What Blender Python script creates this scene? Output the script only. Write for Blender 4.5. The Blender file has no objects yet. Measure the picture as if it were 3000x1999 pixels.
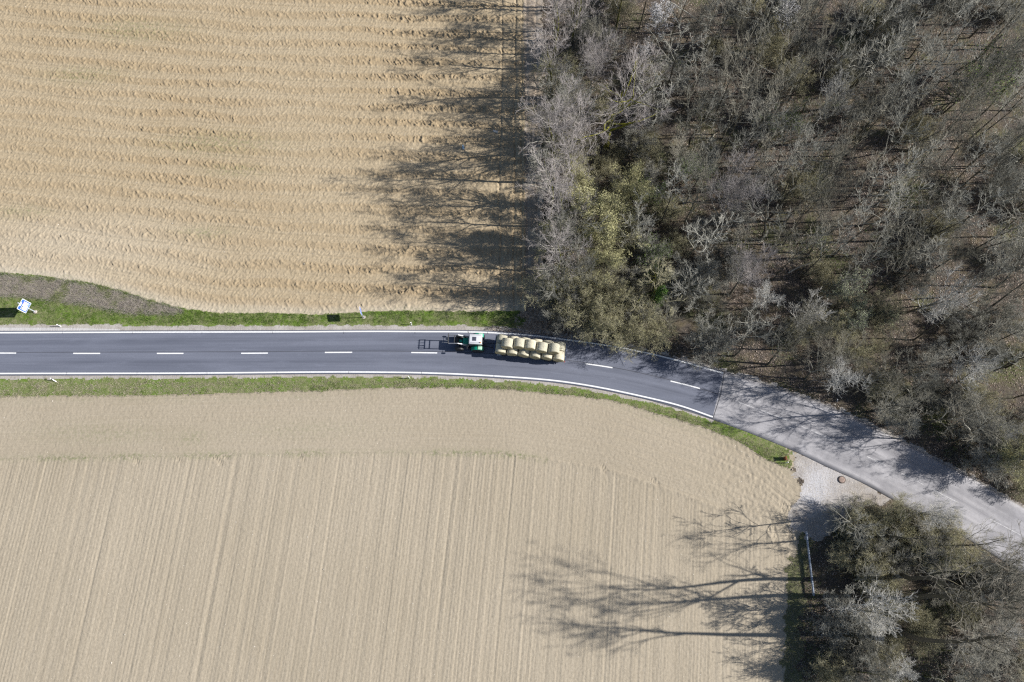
import bpy, bmesh, math, random
import numpy as np
from mathutils import Vector, Matrix
from math import radians as R

S = bpy.context.scene
# ------------------------------------------------------------------ camera, sky, sun, exposure
H, TILT, F = 110.0, R(15.6), 2333.3          # height above road, tilt off the vertical, focal length in photo pixels
cam_d = bpy.data.cameras.new('camera'); cam = bpy.data.objects.new('camera', cam_d)
S.collection.objects.link(cam); S.camera = cam
cam.location = (0, 0, H); cam.rotation_euler = (TILT, 0, 0)
cam_d.lens = 28; cam_d.sensor_width = 36; cam_d.clip_start = 1; cam_d.clip_end = 3000
SUN_EL, SUN_AZ = 34.0, 1.2                   # azimuth counter-clockwise from +X (photo right)
W = bpy.data.worlds.new('World'); S.world = W; W.use_nodes = True
wn = W.node_tree.nodes; sky = wn.new('ShaderNodeTexSky'); sky.sky_type = 'NISHITA'; sky.sun_disc = False
sky.sun_elevation = R(SUN_EL); sky.sun_rotation = R(90 - SUN_AZ); sky.altitude = 300
W.node_tree.links.new(sky.outputs[0], wn['Background'].inputs[0]); wn['Background'].inputs[1].default_value = 0.065
sl = bpy.data.lights.new('sun', 'SUN'); sl.energy = 5.0; sl.angle = R(0.55); sl.color = (1.0, 0.97, 0.92)
so = bpy.data.objects.new('sun', sl); S.collection.objects.link(so)
sd = Vector((math.cos(R(SUN_EL))*math.cos(R(SUN_AZ)), math.cos(R(SUN_EL))*math.sin(R(SUN_AZ)), math.sin(R(SUN_EL))))
so.rotation_euler = sd.to_track_quat('Z', 'Y').to_euler(); so.location = sd*200
S.view_settings.view_transform = 'Standard'; S.view_settings.look = 'None'
S.view_settings.exposure = 0.58; S.view_settings.gamma = 1
S.cycles.use_denoising = False; S.cycles.filter_width = 1.3; S.cycles.max_bounces = 5; S.cycles.diffuse_bounces = 2; S.cycles.glossy_bounces = 2; S.cycles.transparent_max_bounces = 4

rng = np.random.default_rng(7); random.seed(7)
col = S.collection

# ------------------------------------------------------------------ helpers
def P(x, y, z=0.0):
    "photo pixel on the horizontal plane z -> world"
    x = np.asarray(x, float); y = np.asarray(y, float)
    dx = x-1500; dy = y-999.5
    Y = F*math.sin(TILT) - dy*math.cos(TILT); Z = -F*math.cos(TILT) - dy*math.sin(TILT)
    k = (H-z)/(-Z)
    return dx*k, Y*k
def PV(x, y, z=0.0):
    a, b = P(x, y, z); return Vector((float(a), float(b), z))
def poly(pts, z=0.0, n=24):
    "catmull-rom through photo points, sampled, in world XY sorted as given"
    p = np.array([P(a, b, z) for a, b in pts], float)
    d = np.maximum(np.hypot(*np.diff(p, axis=0).T), 1e-6); m = np.diff(p, axis=0)/d[:, None]; tn = np.zeros_like(p)
    tn[0], tn[-1] = m[0], m[-1]; tn[1:-1] = (m[:-1]*d[1:, None]+m[1:]*d[:-1, None])/(d[1:]+d[:-1])[:, None]; out = []
    for i in range(len(d)):
        t = np.linspace(0, 1, n, endpoint=False)[:, None]; h = d[i]
        out.append((2*t**3-3*t*t+1)*p[i]+(t**3-2*t*t+t)*h*tn[i]+(-2*t**3+3*t*t)*p[i+1]+(t**3-t*t)*h*tn[i+1])
    out.append(p[-1][None]); return np.vstack(out)
def tag(o, label=None, cat=None, group=None, kind=None):
    if label: o['label'] = label
    if cat: o['category'] = cat
    if group: o['group'] = group
    if kind: o['kind'] = kind
    return o
def link(name, me, mats=(), parent=None):
    o = bpy.data.objects.new(name, me); col.objects.link(o)
    for m in mats: me.materials.append(m)
    if parent: o.parent = parent
    return o
def empty(name, loc=(0, 0, 0), rz=0.0):
    o = bpy.data.objects.new(name, None); col.objects.link(o); o.location = loc; o.rotation_euler = (0, 0, rz)
    o.empty_display_size = 0.5; return o
def npmesh(name, V, faces, k, smooth=False, mat=None):
    "V (n,3), faces (m,k) int"
    me = bpy.data.meshes.new(name); V = np.ascontiguousarray(V, dtype=np.float32); faces = np.ascontiguousarray(faces, dtype=np.int32)
    me.vertices.add(len(V)); me.vertices.foreach_set('co', V.ravel())
    m = len(faces); me.loops.add(m*k); me.loops.foreach_set('vertex_index', faces.ravel())
    me.polygons.add(m); me.polygons.foreach_set('loop_start', np.arange(0, m*k, k, dtype=np.int32))
    me.polygons.foreach_set('loop_total', np.full(m, k, dtype=np.int32))
    if smooth: me.polygons.foreach_set('use_smooth', np.ones(m, dtype=bool))
    if mat is not None: me.polygons.foreach_set('material_index', np.asarray(mat, dtype=np.int32))
    me.update(calc_edges=True); return me
def attr(me, name, vals):
    a = me.attributes.new(name, 'FLOAT', 'POINT'); a.data.foreach_set('value', np.ascontiguousarray(vals, dtype=np.float32))
_T = rng.random((16, 512, 512)).astype(np.float32)
def vn(x, y, s=0):
    "smooth value noise 0..1"
    T = _T[s % 16]; xi = np.floor(x).astype(np.int64); yi = np.floor(y).astype(np.int64)
    fx = (x-xi).astype(np.float32); fy = (y-yi).astype(np.float32); fx = fx*fx*(3-2*fx); fy = fy*fy*(3-2*fy)
    x0 = xi & 511; x1 = (xi+1) & 511; y0 = yi & 511; y1 = (yi+1) & 511
    return (T[x0, y0]*(1-fx)+T[x1, y0]*fx)*(1-fy)+(T[x0, y1]*(1-fx)+T[x1, y1]*fx)*fy
def fbm(x, y, s=0, o=3):
    a = 0; w = 0.5; t = 0
    for i in range(o):
        a = a + w*vn(x*2**i+17*i, y*2**i+5*i, s+i); t += w; w *= 0.5
    return a/t
def sst(a, b, x):
    t = np.clip((x-a)/(b-a), 0, 1); return t*t*(3-2*t)

# ---- materials
class M:
    def __init__(s, name, rough=0.9, spec=0.3):
        s.m = bpy.data.materials.new(name); s.m.use_nodes = True; s.nt = s.m.node_tree
        s.b = s.nt.nodes['Principled BSDF']; s.b.inputs['Roughness'].default_value = rough
        s.b.inputs['Specular IOR Level'].default_value = spec
    def n(s, t, **k):
        d = s.nt.nodes.new(t)
        for a, v in k.items():
            if a.startswith('i_'):
                key = a[2:]; key = int(key) if key.isdigit() else key.replace('_', ' ')
                if isinstance(v, bpy.types.NodeSocket): s.nt.links.new(v, d.inputs[key])
                else: d.inputs[key].default_value = v
            else: setattr(d, a, v)
        return d
    def L(s, a, b): s.nt.links.new(a, b)
    def math(s, op, a, b=0.0, c=None):
        d = s.nt.nodes.new('ShaderNodeMath'); d.operation = op
        for i, v in enumerate((a, b) if c is None else (a, b, c)):
            if isinstance(v, bpy.types.NodeSocket): s.nt.links.new(v, d.inputs[i])
            else: d.inputs[i].default_value = v
        return d.outputs[0]
    def mix(s, f, a, b, mode='MIX'):
        d = s.nt.nodes.new('ShaderNodeMix'); d.data_type = 'RGBA'; d.blend_type = mode
        for i, v in ((0, f), (6, a), (7, b)):
            if isinstance(v, bpy.types.NodeSocket): s.nt.links.new(v, d.inputs[i])
            else: d.inputs[i].default_value = v if i == 0 else (*v[:3], 1)
        return d.outputs[2]
    def ramp(s, f, lo, hi):
        d = s.nt.nodes.new('ShaderNodeMapRange'); s.nt.links.new(f, d.inputs[0])
        d.inputs[1].default_value = lo; d.inputs[2].default_value = hi; return d.outputs[0]
    def co(s, sc=(1, 1, 1), rot=0.0, src='Object'):
        t = s.n('ShaderNodeTexCoord'); m = s.n('ShaderNodeMapping'); s.L(t.outputs[src], m.inputs[0])
        m.inputs['Scale'].default_value = sc; m.inputs['Rotation'].default_value = (0, 0, rot); return m.outputs[0]
    def noise(s, vec, scale, detail=3, rough=0.6):
        d = s.n('ShaderNodeTexNoise'); s.L(vec, d.inputs['Vector']); d.inputs['Scale'].default_value = scale
        d.inputs['Detail'].default_value = detail; d.inputs['Roughness'].default_value = rough; return d.outputs['Fac']
    def at(s, name):
        d = s.n('ShaderNodeAttribute'); d.attribute_name = name; return d.outputs['Fac']
    def xyz(s, x, y, z=0.0):
        d = s.n('ShaderNodeCombineXYZ')
        for i, v in enumerate((x, y, z)):
            if isinstance(v, bpy.types.NodeSocket): s.L(v, d.inputs[i])
            else: d.inputs[i].default_value = v
        return d.outputs[0]
    def color(s, c):
        if isinstance(c, bpy.types.NodeSocket): s.L(c, s.b.inputs['Base Color'])
        else: s.b.inputs['Base Color'].default_value = (*c[:3], 1)
        return s
    def bump(s, h, st=0.4, dist=0.05):
        d = s.n('ShaderNodeBump'); s.L(h, d.inputs['Height']); d.inputs['Strength'].default_value = st
        d.inputs['Distance'].default_value = dist; s.L(d.outputs[0], s.b.inputs['Normal']); return s
def plain(name, c, rough=0.6, spec=0.4, metal=0.0, var=0.12, sc=3.0):
    m = M(name, rough, spec); n = m.noise(m.co(), sc, 4)
    m.color(m.mix(m.ramp(n, 0.3, 0.7), tuple(x*(1-var) for x in c), tuple(min(1, x*(1+var)) for x in c)))
    m.b.inputs['Metallic'].default_value = metal; return m.m

# ------------------------------------------------------------------ plan of the place (photo points unprojected on the ground)
lineT = poly([(-400, 977), (0, 975.5), (357, 974), (816, 973), (1200, 972), (1454, 976), (1560, 984), (1660, 996), (1720, 1004), (1874, 1030), (1959, 1050), (2119, 1094)])
lineB = poly([(-400, 1097), (0, 1095), (510, 1094), (1122, 1091), (1200, 1092), (1446, 1102), (1653, 1119), (1874, 1160), (2002, 1192), (2088, 1222)])
cline = poly([(-400, 1035), (0, 1035), (254, 1036), (500, 1036), (746, 1035.5), (992, 1033), (1243, 1034), (1457, 1040), (1536, 1044), (1715, 1066), (1794, 1078), (1965, 1117), (2050, 1139), (2106, 1158),
              (2164, 1179), (2314, 1235), (2510, 1324), (2595, 1364), (2705, 1420), (2807, 1473), (2986, 1566), (3400, 1800)])
oldT = poly([(1900, 1028), (2121, 1088), (2323, 1153), (2425, 1190), (2489, 1218), (2637, 1292), (2765, 1358), (2892, 1428), (3000, 1490), (3400, 1740)])
oldB = poly([(1880, 1166), (2090, 1230), (2212, 1275), (2340, 1328), (2425, 1369), (2531, 1417), (2612, 1462), (2746, 1530), (2807, 1563), (2900, 1620), (3000, 1683), (3400, 1950)])
edgeU = poly([(-400, 788), (0, 799), (127, 810), (255, 829), (382, 861), (510, 899), (612, 915), (765, 918), (969, 921), (1058, 915), (1147, 913), (1415, 913), (1475, 912), (1600, 912)])
edgeV = poly([(-400, 1166), (0, 1163), (510, 1158), (892, 1148), (1147, 1139), (1402, 1139), (1594, 1154), (1810, 1179), (1938, 1218), (2065, 1256), (2167, 1300), (2257, 1352), (2316, 1378), (2420, 1400)])
headl = poly([(-400, 1349), (0, 1345), (510, 1336), (892, 1329), (1275, 1326), (1530, 1336), (1657, 1358), (1785, 1380), (1912, 1422), (2040, 1466), (2167, 1517), (2250, 1565), (2310, 1615), (2420, 1680)])
apron = np.array([P(a, b) for a, b in [(2325, 1318), (2425, 1366), (2531, 1414), (2615, 1460), (2560, 1478), (2500, 1500), (2462, 1530), (2440, 1565), (2385, 1585), (2335, 1570), (2305, 1530), (2325, 1490), (2345, 1470), (2350, 1420), (2318, 1385)]])
def fx(c):
    o = np.argsort(c[:, 0]); a, b = c[o, 0], c[o, 1]
    def g(X):
        X = np.asarray(X, float); v = np.interp(X, a, b)
        sl = (b[-1]-b[-6])/(a[-1]-a[-6]); return np.where(X > a[-1], b[-1]+(X-a[-1])*sl, v)
    return g
join = lambda c1, c2, x: np.vstack([c1[c1[:, 0] < x], c2[c2[:, 0] >= x]])
XJ = float(P(2119, 1094)[0]); XJB = float(P(2088, 1222)[0])
paveT = fx(join(lineT+np.array([0, 0.26]), oldT, XJ)); paveB = fx(join(lineB-np.array([0, 0.3]), oldB, XJB))
fU, fV, fH, fC = fx(edgeU), fx(edgeV), fx(headl), fx(cline)
XPATH0, XPATH1 = 1.9, 4.5       # farm track along the wood
XFIELDR = float(P(2298, 1700)[0])
_fr = np.array([P(a, b) for a, b in [(2285, 1999), (2300, 1850), (2298, 1700), (2312, 1640), (2352, 1560), (2350, 1440), (2335, 1385), (2335, 1320)]])
def XFR(Y): return np.interp(Y, _fr[:, 1], _fr[:, 0])
def inpoly(X, Y, pg):
    r = np.zeros(X.shape, bool); n = len(pg)
    for i in range(n):
        x0, y0 = pg[i]; x1, y1 = pg[(i+1) % n]
        if y0 == y1: continue
        c = ((y0 > Y) != (y1 > Y)) & (X < (x1-x0)*(Y-y0)/(y1-y0)+x0); r ^= c
    return r
def polyd(X, Y, pg):
    d = np.full(X.shape, 1e9); n = len(pg)
    for i in range(n):
        a = pg[i]; b = pg[(i+1) % n]; v = b-a; t = np.clip(((X-a[0])*v[0]+(Y-a[1])*v[1])/(v@v), 0, 1)
        d = np.minimum(d, np.hypot(X-a[0]-t*v[0], Y-a[1]-t*v[1]))
    return d
FIELD, SOWN, VERGE, WOOD, TRACK, APRON, SHOULDER = range(7)
def zones(X, Y):
    j = (vn(X*1.3, Y*1.3, 3)-0.5)*0.7+(vn(X*5, Y*5, 4)-0.5)*0.35
    j2 = (vn(X*0.4, Y*0.4, 5)-0.5)*1.6
    pt, pb = paveT(X), paveB(X)
    up = Y > fC(X)
    z = np.full(X.shape, WOOD)
    wood_edge = XPATH1+0.3+j+j2*0.4
    z = np.where(up & (X < wood_edge), TRACK, z)
    z = np.where(up & (X < XPATH0+j*0.5) & (Y > fU(X)+j*0.35), FIELD, z)
    z = np.where(up & (X < wood_edge-4.2-j2*1.6+j*2) & (Y <= fU(X)+j*0.35), VERGE, z)
    lo = ~up
    z = np.where(lo & (X < XFR(Y)+2.6+j*2.5+j2) & (Y < 7+j2), VERGE, z)
    z = np.where(lo & (X < XFR(Y)+j*1.6+j2*0.5), SOWN, z)
    z = np.where(lo & (Y > fV(X)+j*0.35) & (X < float(P(2318, 1360)[0])+j*1.8+j2*0.8), VERGE, z)
    ap = inpoly(X+j*1.3+j2*0.5, Y+j*1.3-j2*0.4, apron); z = np.where(lo & ap, APRON, z)
    sh_t = 0.62+j*0.5+np.where(X < float(P(355, 965)[0]), 0.25, 0)
    z = np.where(up & (Y < pt+np.where(X < 8, sh_t, 0.35+j)) , SHOULDER, z)
    z = np.where(lo & (Y > pb-np.where(X > XJB, 0.12, 0.5+j*0.6)) & ~ap, SHOULDER, z)
    return z
TDIR = R(5.4)  # sowing rows of the lower field, east of north
def rows_upper(X, Y):
    k = 1-np.exp(-np.clip(X+95, 0, None)/48)
    low = sst(62, 34, Y)
    return Y+8.0*k+low*(2.6*sst(-75, -38, X))
BAND = []
TREAD = [(P(a, b), R(c), d) for a, b, c, d in ((2310, 1478, 0, 1.3), (2318, 1496, 0, 1.4), (2325, 1518, 5, 1.5), (2272, 1570, 95, 1.2), (2316, 1568, 95, 1.0), (2262, 1545, 20, 0.8), (400, 1352, -40, 0.9), (523, 1349, -45, 0.7), (640, 1350, -40, 1.0), (885, 1344, -45, 0.7), (1770, 1374, 120, 0.7), (1920, 1412, 130, 0.8), (660, 1340, 0, 0.6))]
def height(X, Y, Z):
    BAND.clear()
    base = (fbm(X*0.05, Y*0.05, 1)-0.5)*0.25
    # ploughed field
    v = rows_upper(X, Y); wob = (vn(X*0.12, v*0.4, 2)-0.5)*0.9
    ph = (v+wob)/2.75; band = 0.5+0.5*np.sin(2*np.pi*ph)
    w = 0.12+0.88*sst(0.30, 0.85, band+(vn(X*0.35, v*0.8, 6)-0.5)*0.35)
    w = w*(0.5+0.75*vn(X*0.06, Y*0.06, 7))
    a = R(-52); u1 = X*math.cos(a)+Y*math.sin(a); u2 = -X*math.sin(a)+Y*math.cos(a)
    wr = (vn(X*0.9, Y*0.9, 8)-0.5)*0.5
    rd = lambda n: np.clip(1-np.abs(2*n-1)*2.6, 0, 1)
    cl = rd(vn(u1*1.15+wr, (u2+wr*0.25)*2.9, 9))*sst(0.25, 0.6, vn(X*1.7, Y*2.3, 2))+0.8*rd(vn(u1*1.9+31, u2*3.7, 13))*sst(0.45, 0.7, vn(X*2.1, Y*1.9, 5))+0.5*np.clip(vn(X*4.6, Y*4.6, 1)-0.5, 0, 1)
    a = R(-128); e1 = X*math.cos(a)+Y*math.sin(a); e2 = -X*math.sin(a)+Y*math.cos(a)
    cl2 = rd(vn(e1*1.6, e2*3.6+wr, 10))
    fr = ph-np.floor(ph); ln = np.exp(-((fr-0.80)/0.035)**2)+0.8*np.exp(-((fr-0.68)/0.03)**2)
    BAND.append(np.clip(w-0.5*ln, 0, 1))
    fine = fbm(X*5.5, Y*5.5, 11, 2)-0.5
    near = sst(30, 2, np.abs(X-2)) * 0.5 + 0.5
    hf = (0.26*w*cl*near*(1-0.8*np.exp(-((Y-fU(X))/1.2)**2))+0.075*(1-w)*cl2)*(1-0.8*np.clip(ln, 0, 1))+0.075*fine+0.02*np.sin(2*np.pi*v/0.55)*(1-w)+0.05*(band-0.5)-0.07*ln
    for gx, gd in ((-1.75, 0.26), (0.45, 0.26), (1.5, 0.18)):
        g = np.exp(-((X-gx-(vn(Y*0.15, Y*0+gx, 3)-0.5)*0.5)/0.16)**2)
        hf = hf-gd*g*(0.35+0.65*sst(0.3, 0.6, vn(Y*2.2, X*2.2, 4)))*sst(33, 36, Y)
    ns = sst(-4, -1.5, X)
    hf = hf*(1-0.35*ns)+ns*0.07*np.clip(vn(X*2.8, Y*1.2, 12)-0.45, 0, 1)*2
    # sown field
    t1 = X*math.cos(TDIR)-Y*math.sin(TDIR)
    t2 = np.where(Y < fH(X), t1, (Y-fH(X)))
    tr = vn(t2*1.1, Y*0+3+0.02*X, 13)
    hs = 0.010*np.sin(2*np.pi*t2/0.47)*(0.2+vn(t2*0.35, t1*0.03, 8))+0.05*(fbm(X*4, Y*4, 14, 2)-0.5)+0.045*(vn(t2*2.6, t1*0.02+Y*0.01, 6)-0.5)+0.03*(tr-0.5)
    tc = vn(np.floor(t2/2.0)*7.3, Y*0, 15); tl = np.abs(t2/2.0-np.floor(t2/2.0)-0.5)*2.0
    hs = hs-np.where(tc > 0.70, 0.035, 0.0)*np.exp(-(tl/0.13)**2)*(vn(t1*0.3, Y*0.08, 5)+0.2)
    hd = np.abs(Y-fH(X)); hs = hs+0.07*np.exp(-(hd/0.35)**2)*(0.3+vn(X*3, Y*3, 1))*sst(-10, 8, X)
    rough = sst(22, 32, X)*(Y > fH(X)-1); hs = hs+rough*0.09*(vn(X*3.2, Y*3.2, 2)-0.4)
    for (qx, qy), an, ln_ in TREAD:
        m = (np.abs(X-qx) < 4) & (np.abs(Y-qy) < 4); xx = X[m]-qx; yy = Y[m]-qy; uu = xx*math.cos(an)+yy*math.sin(an); vv = -xx*math.sin(an)+yy*math.cos(an)
        hs[m] -= 0.09*sst(0.32, 0.26, np.abs(vv))*sst(ln_, ln_-0.2, np.abs(uu))*(np.sin(2*np.pi*(uu+np.abs(vv))/0.36) > 0)
    hv = 0.10*(fbm(X*1.5, Y*1.5, 12, 3)-0.5)+0.03
    hw = 0.5*(fbm(X*0.15, Y*0.15, 13, 3)-0.5)+0.12*(fbm(X*1.4, Y*1.4, 4, 3)-0.5)
    ht = 0.05*(fbm(X*2.5, Y*1.2, 5, 3)-0.5)
    rut = np.abs(((X-XPATH0-1.2))); ht = ht-0.07*(np.exp(-((rut-0.75)/0.2)**2))
    ha = 0.09*(fbm(X*1.2, Y*0.6, 6, 4)-0.5)+0.05*(fbm(X*5, Y*3, 7, 2)-0.5)
    hsd = 0.025*(fbm(X*4, Y*4, 8, 2)-0.5)
    h = np.select([Z == FIELD, Z == SOWN, Z == VERGE, Z == WOOD, Z == TRACK, Z == APRON], [hf, hs, hv, hw, ht, ha], hsd)
    pt, pb = paveT(X), paveB(X); c = fC(X)
    slope = np.sqrt(1+np.gradient(paveT(np.linspace(-600, 600, 2)))[0]**2)
    d = np.where(Y > c, Y-pt, pb-Y)         # distance outside the pavement
    k = sst(0.1, 2.5, d)
    h = np.where(d < 0.15, -0.10*sst(0.15, -0.25, d)-0.005, h*(0.25+0.75*k))+base*sst(0.5, 12, d)
    return h
def ground_z(x, y):
    X = np.array([float(x)]); Y = np.array([float(y)]); return float(height(X, Y, zones(X, Y))[0])

# ------------------------------------------------------------------ ground materials
def soil(name, c0, c1, c2, rowscale):
    m = M(name, 0.95, 0.15); a, r = m.at('along'), m.at('row'); ob = m.co()
    streak = m.noise(m.xyz(m.math('MULTIPLY', a, 0.05), m.math('MULTIPLY', r, rowscale)), 1.0, 5, 0.7)
    big = m.noise(ob, 0.045, 3); fine = m.noise(ob, 3.5, 6, 0.75); grit = m.noise(ob, 9.0, 3, 0.8)
    c = m.mix(m.ramp(big, 0.35, 0.65), c0, c1)
    c = m.mix(m.math('MULTIPLY', m.ramp(streak, 0.35, 0.68), 0.5), c, c2)
    c = m.mix(m.ramp(fine, 0.42, 0.85), c, tuple(x*0.72 for x in c0))
    c = m.mix(m.math('MULTIPLY', m.ramp(grit, 0.60, 0.78), 0.55), c, tuple(min(1, x*1.35) for x in c2))
    c = m.mix(m.math('MULTIPLY', m.at('band'), 0.55), c, tuple(x*k for x, k in zip(c0, (0.86, 0.80, 0.72))))
    c = m.mix(m.at('lime'), c, (0.50, 0.44, 0.35)) if rowscale < 3 else c
    green = m.math('MULTIPLY', m.at('green'), m.ramp(m.noise(ob, 2.2, 5, 0.75), 0.45, 0.62))
    c = m.mix(green, c, (0.13, 0.16, 0.06))
    m.color(c); hh = m.math('ADD', m.math('MULTIPLY', fine, 0.6), m.math('MULTIPLY', streak, 0.7))
    m.bump(hh, 0.55, 0.12); return m
MF = soil('ploughed_soil', (0.362, 0.284, 0.182), (0.412, 0.335, 0.228), (0.465, 0.39, 0.28), 2.2).m
MS = soil('sown_soil', (0.348, 0.294, 0.217), (0.395, 0.337, 0.256), (0.425, 0.370, 0.29), 3.5).m
def mat_verge():
    m = M('verge_turf', 0.95, 0.1); ob = m.co(); n1 = m.noise(ob, 0.35, 4); n2 = m.noise(ob, 4, 5, 0.75); n3 = m.noise(ob, 1.3, 4, 0.7)
    c = m.mix(m.ramp(n2, 0.35, 0.65), (0.10, 0.145, 0.035), (0.19, 0.21, 0.085))
    c = m.mix(m.ramp(n1, 0.45, 0.6), c, (0.12, 0.19, 0.03))
    c = m.mix(m.math('MULTIPLY', m.ramp(n3, 0.45, 0.65), 0.55), c, (0.27, 0.235, 0.16))
    sy = m.n('ShaderNodeSeparateXYZ'); m.L(ob, sy.inputs[0]); c = m.mix(m.math('MULTIPLY', m.math('LESS_THAN', sy.outputs[1], 7.5), 0.7), c, (0.13, 0.12, 0.075))
    c = m.mix(m.math('MULTIPLY', m.at('dead'), m.ramp(n2, 0.25, 0.55)), c, (0.27, 0.235, 0.19))
    m.color(c); m.bump(n2, 0.6, 0.1); return m.m
def mat_wood():
    m = M('leaf_litter_floor', 0.95, 0.15); ob = m.co(); n1 = m.noise(ob, 0.12, 4); n2 = m.noise(ob, 5, 6, 0.8); n3 = m.noise(ob, 0.5, 5, 0.7)
    c = m.mix(m.ramp(n2, 0.35, 0.65), (0.045, 0.039, 0.033), (0.135, 0.113, 0.096))
    c = m.mix(m.math('MULTIPLY', m.ramp(n3, 0.45, 0.65), 0.6), c, (0.16, 0.13, 0.075))
    c = m.mix(m.math('MULTIPLY', m.ramp(n1, 0.52, 0.66), 0.6), c, (0.10, 0.12, 0.04))
    m.color(c); m.bump(n2, 0.7, 0.12); return m.m
def mat_dirt(name, a, b, pale, lime=False):
    m = M(name, 0.95, 0.15); ob = m.co(); n1 = m.noise(ob, 0.5, 5, 0.65); n2 = m.noise(ob, 5, 6, 0.75); st = m.noise(m.co((3.0, 0.5, 1), 0.15), 1.2, 5, 0.7)
    c = m.mix(m.ramp(n2, 0.35, 0.65), a, b); c = m.mix(m.math('MULTIPLY', m.ramp(n1, 0.45, 0.66), 0.75), c, pale)
    c = m.mix(m.math('MULTIPLY', m.ramp(st, 0.55, 0.7), 0.45), c, tuple(x*0.6 for x in a))
    if lime: c = m.mix(m.math('MULTIPLY', m.at('lime'), m.ramp(n2, 0.3, 0.6)), c, (0.52, 0.515, 0.54))
    m.color(c); m.bump(m.math('ADD', n2, st), 0.5, 0.08); return m.m
MV, MW = mat_verge(), mat_wood()
MT = mat_dirt('track_earth', (0.25, 0.20, 0.15), (0.38, 0.31, 0.24), (0.42, 0.37, 0.31))
MA = mat_dirt('lime_gravel', (0.25, 0.22, 0.19), (0.37, 0.335, 0.305), (0.42, 0.40, 0.39), True)
MSH = mat_dirt('shoulder_gravel', (0.27, 0.24, 0.21), (0.42, 0.39, 0.36), (0.46, 0.43, 0.40))

# ------------------------------------------------------------------ ground mesh, split by zone
def axis(breaks):
    out = []
    for a, b, s in breaks: out.append(np.arange(a, b-1e-6, s))
    return np.concatenate(out+[np.array([breaks[-1][1]])])
xs = axis([(-620, -120, 25), (-120, -92, 2), (-92, -88, 0.4), (-88, 38, 0.105), (38, 90, 0.24), (90, 100, 1), (100, 130, 5), (130, 630, 25)])
ys = axis([(-600, -60, 30), (-60, -24, 3), (-24, -17, 0.5), (-17, 31, 0.17), (31, 92, 0.105), (92, 96, 0.5), (96, 130, 3), (130, 670, 30)])
GX, GY = np.meshgrid(xs, ys, indexing='ij'); nx, ny = GX.shape
X1, Y1 = GX.ravel(), GY.ravel()
ZN = zones(X1, Y1); GZ = height(X1, Y1, ZN); band = BAND[0]*(ZN == FIELD)
row = np.where(ZN == FIELD, rows_upper(X1, Y1), 0); t1 = X1*math.cos(TDIR)-Y1*math.sin(TDIR)
dh = Y1-fH(X1)
row = np.where(ZN == SOWN, np.where(dh < 0, t1, dh), row)
along = np.where((ZN == SOWN) & (dh < 0), Y1, X1)
def spot(cx, cy, rx, ry):
    a, b = P(cx, cy); return np.exp(-((X1-a)/rx)**2-((Y1-b)/ry)**2)
green = 0.55*(spot(400, 90, 8, 2.2)+spot(240, 220, 6, 1.5)+spot(640, 420, 9, 2)+spot(600, 680, 4, 1)+spot(690, 500, 5, 1)+spot(60, 620, 4, 1))
green = green+0.7*np.exp(-((dh)/0.5)**2)*(X1 < 5)*(0.35+0.65*sst(0.35, 0.7, vn(X1*0.3, Y1*0, 4)))+0.35*spot(300, 1270, 9, 1.5)+0.4*spot(560, 1285, 2, 1)+0.25*spot(900, 1260, 9, 1.4)
green = green+0.35*np.exp(-((Y1-fV(X1))/1.2)**2)*vn(X1*0.4, Y1*0.4, 2)+0.6*np.exp(-((Y1-fU(X1))/0.8)**2)*vn(X1*0.4, Y1*0.4, 2)
dpoly = np.array([P(a, b) for a, b in [(-400, 800), (0, 812), (127, 822), (318, 848), (420, 880), (530, 912), (400, 915), (230, 885), (77, 862), (-400, 868)]])
lime = np.where(ZN == FIELD, np.exp(-((Y1-fU(X1))/1.3)**2)*0.7+0.45*spot(150, 720, 22, 5), np.clip(0.9*spot(2388, 1410, 1.9, 2.6)+0.4*spot(2440, 1440, 2.5, 1.6)+0.8*spot(2372, 1455, 1.6, 1.4)+0.5*spot(2440, 1380, 2, 1.2), 0, 1))
dead = np.where(inpoly(X1, Y1, dpoly), 1.0, np.exp(-(polyd(X1, Y1, dpoly)/0.35)**2)*0.9)*(Y1 > 20)
Vg = np.stack([X1, Y1, GZ], 1); idx = np.arange(nx*ny).reshape(nx, ny)
Q = np.stack([idx[:-1, :-1], idx[1:, :-1], idx[1:, 1:], idx[:-1, 1:]], -1).reshape(-1, 4)
zq = ZN[Q[:, 0]]
for zi, nm, mt in ((FIELD, 'ploughed_field', MF), (SOWN, 'sown_field', MS), (VERGE, 'grass_verge', MV), (WOOD, 'forest_floor', MW), (TRACK, 'dirt_track', MT), (APRON, 'gravel_apron', MA), (SHOULDER, 'road_shoulder', MSH)):
    q = Q[zq == zi]; u, inv = np.unique(q, return_inverse=True)
    me = npmesh(nm, Vg[u], inv.reshape(-1, 4), 4, True)
    attr(me, 'row', row[u]); attr(me, 'along', along[u]); attr(me, 'green', np.clip(green[u], 0, 1)); attr(me, 'band', band[u]); attr(me, 'lime', lime[u]); attr(me, 'dead', dead[u])
    tag(link(nm, me, [mt]), kind='structure')

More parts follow.
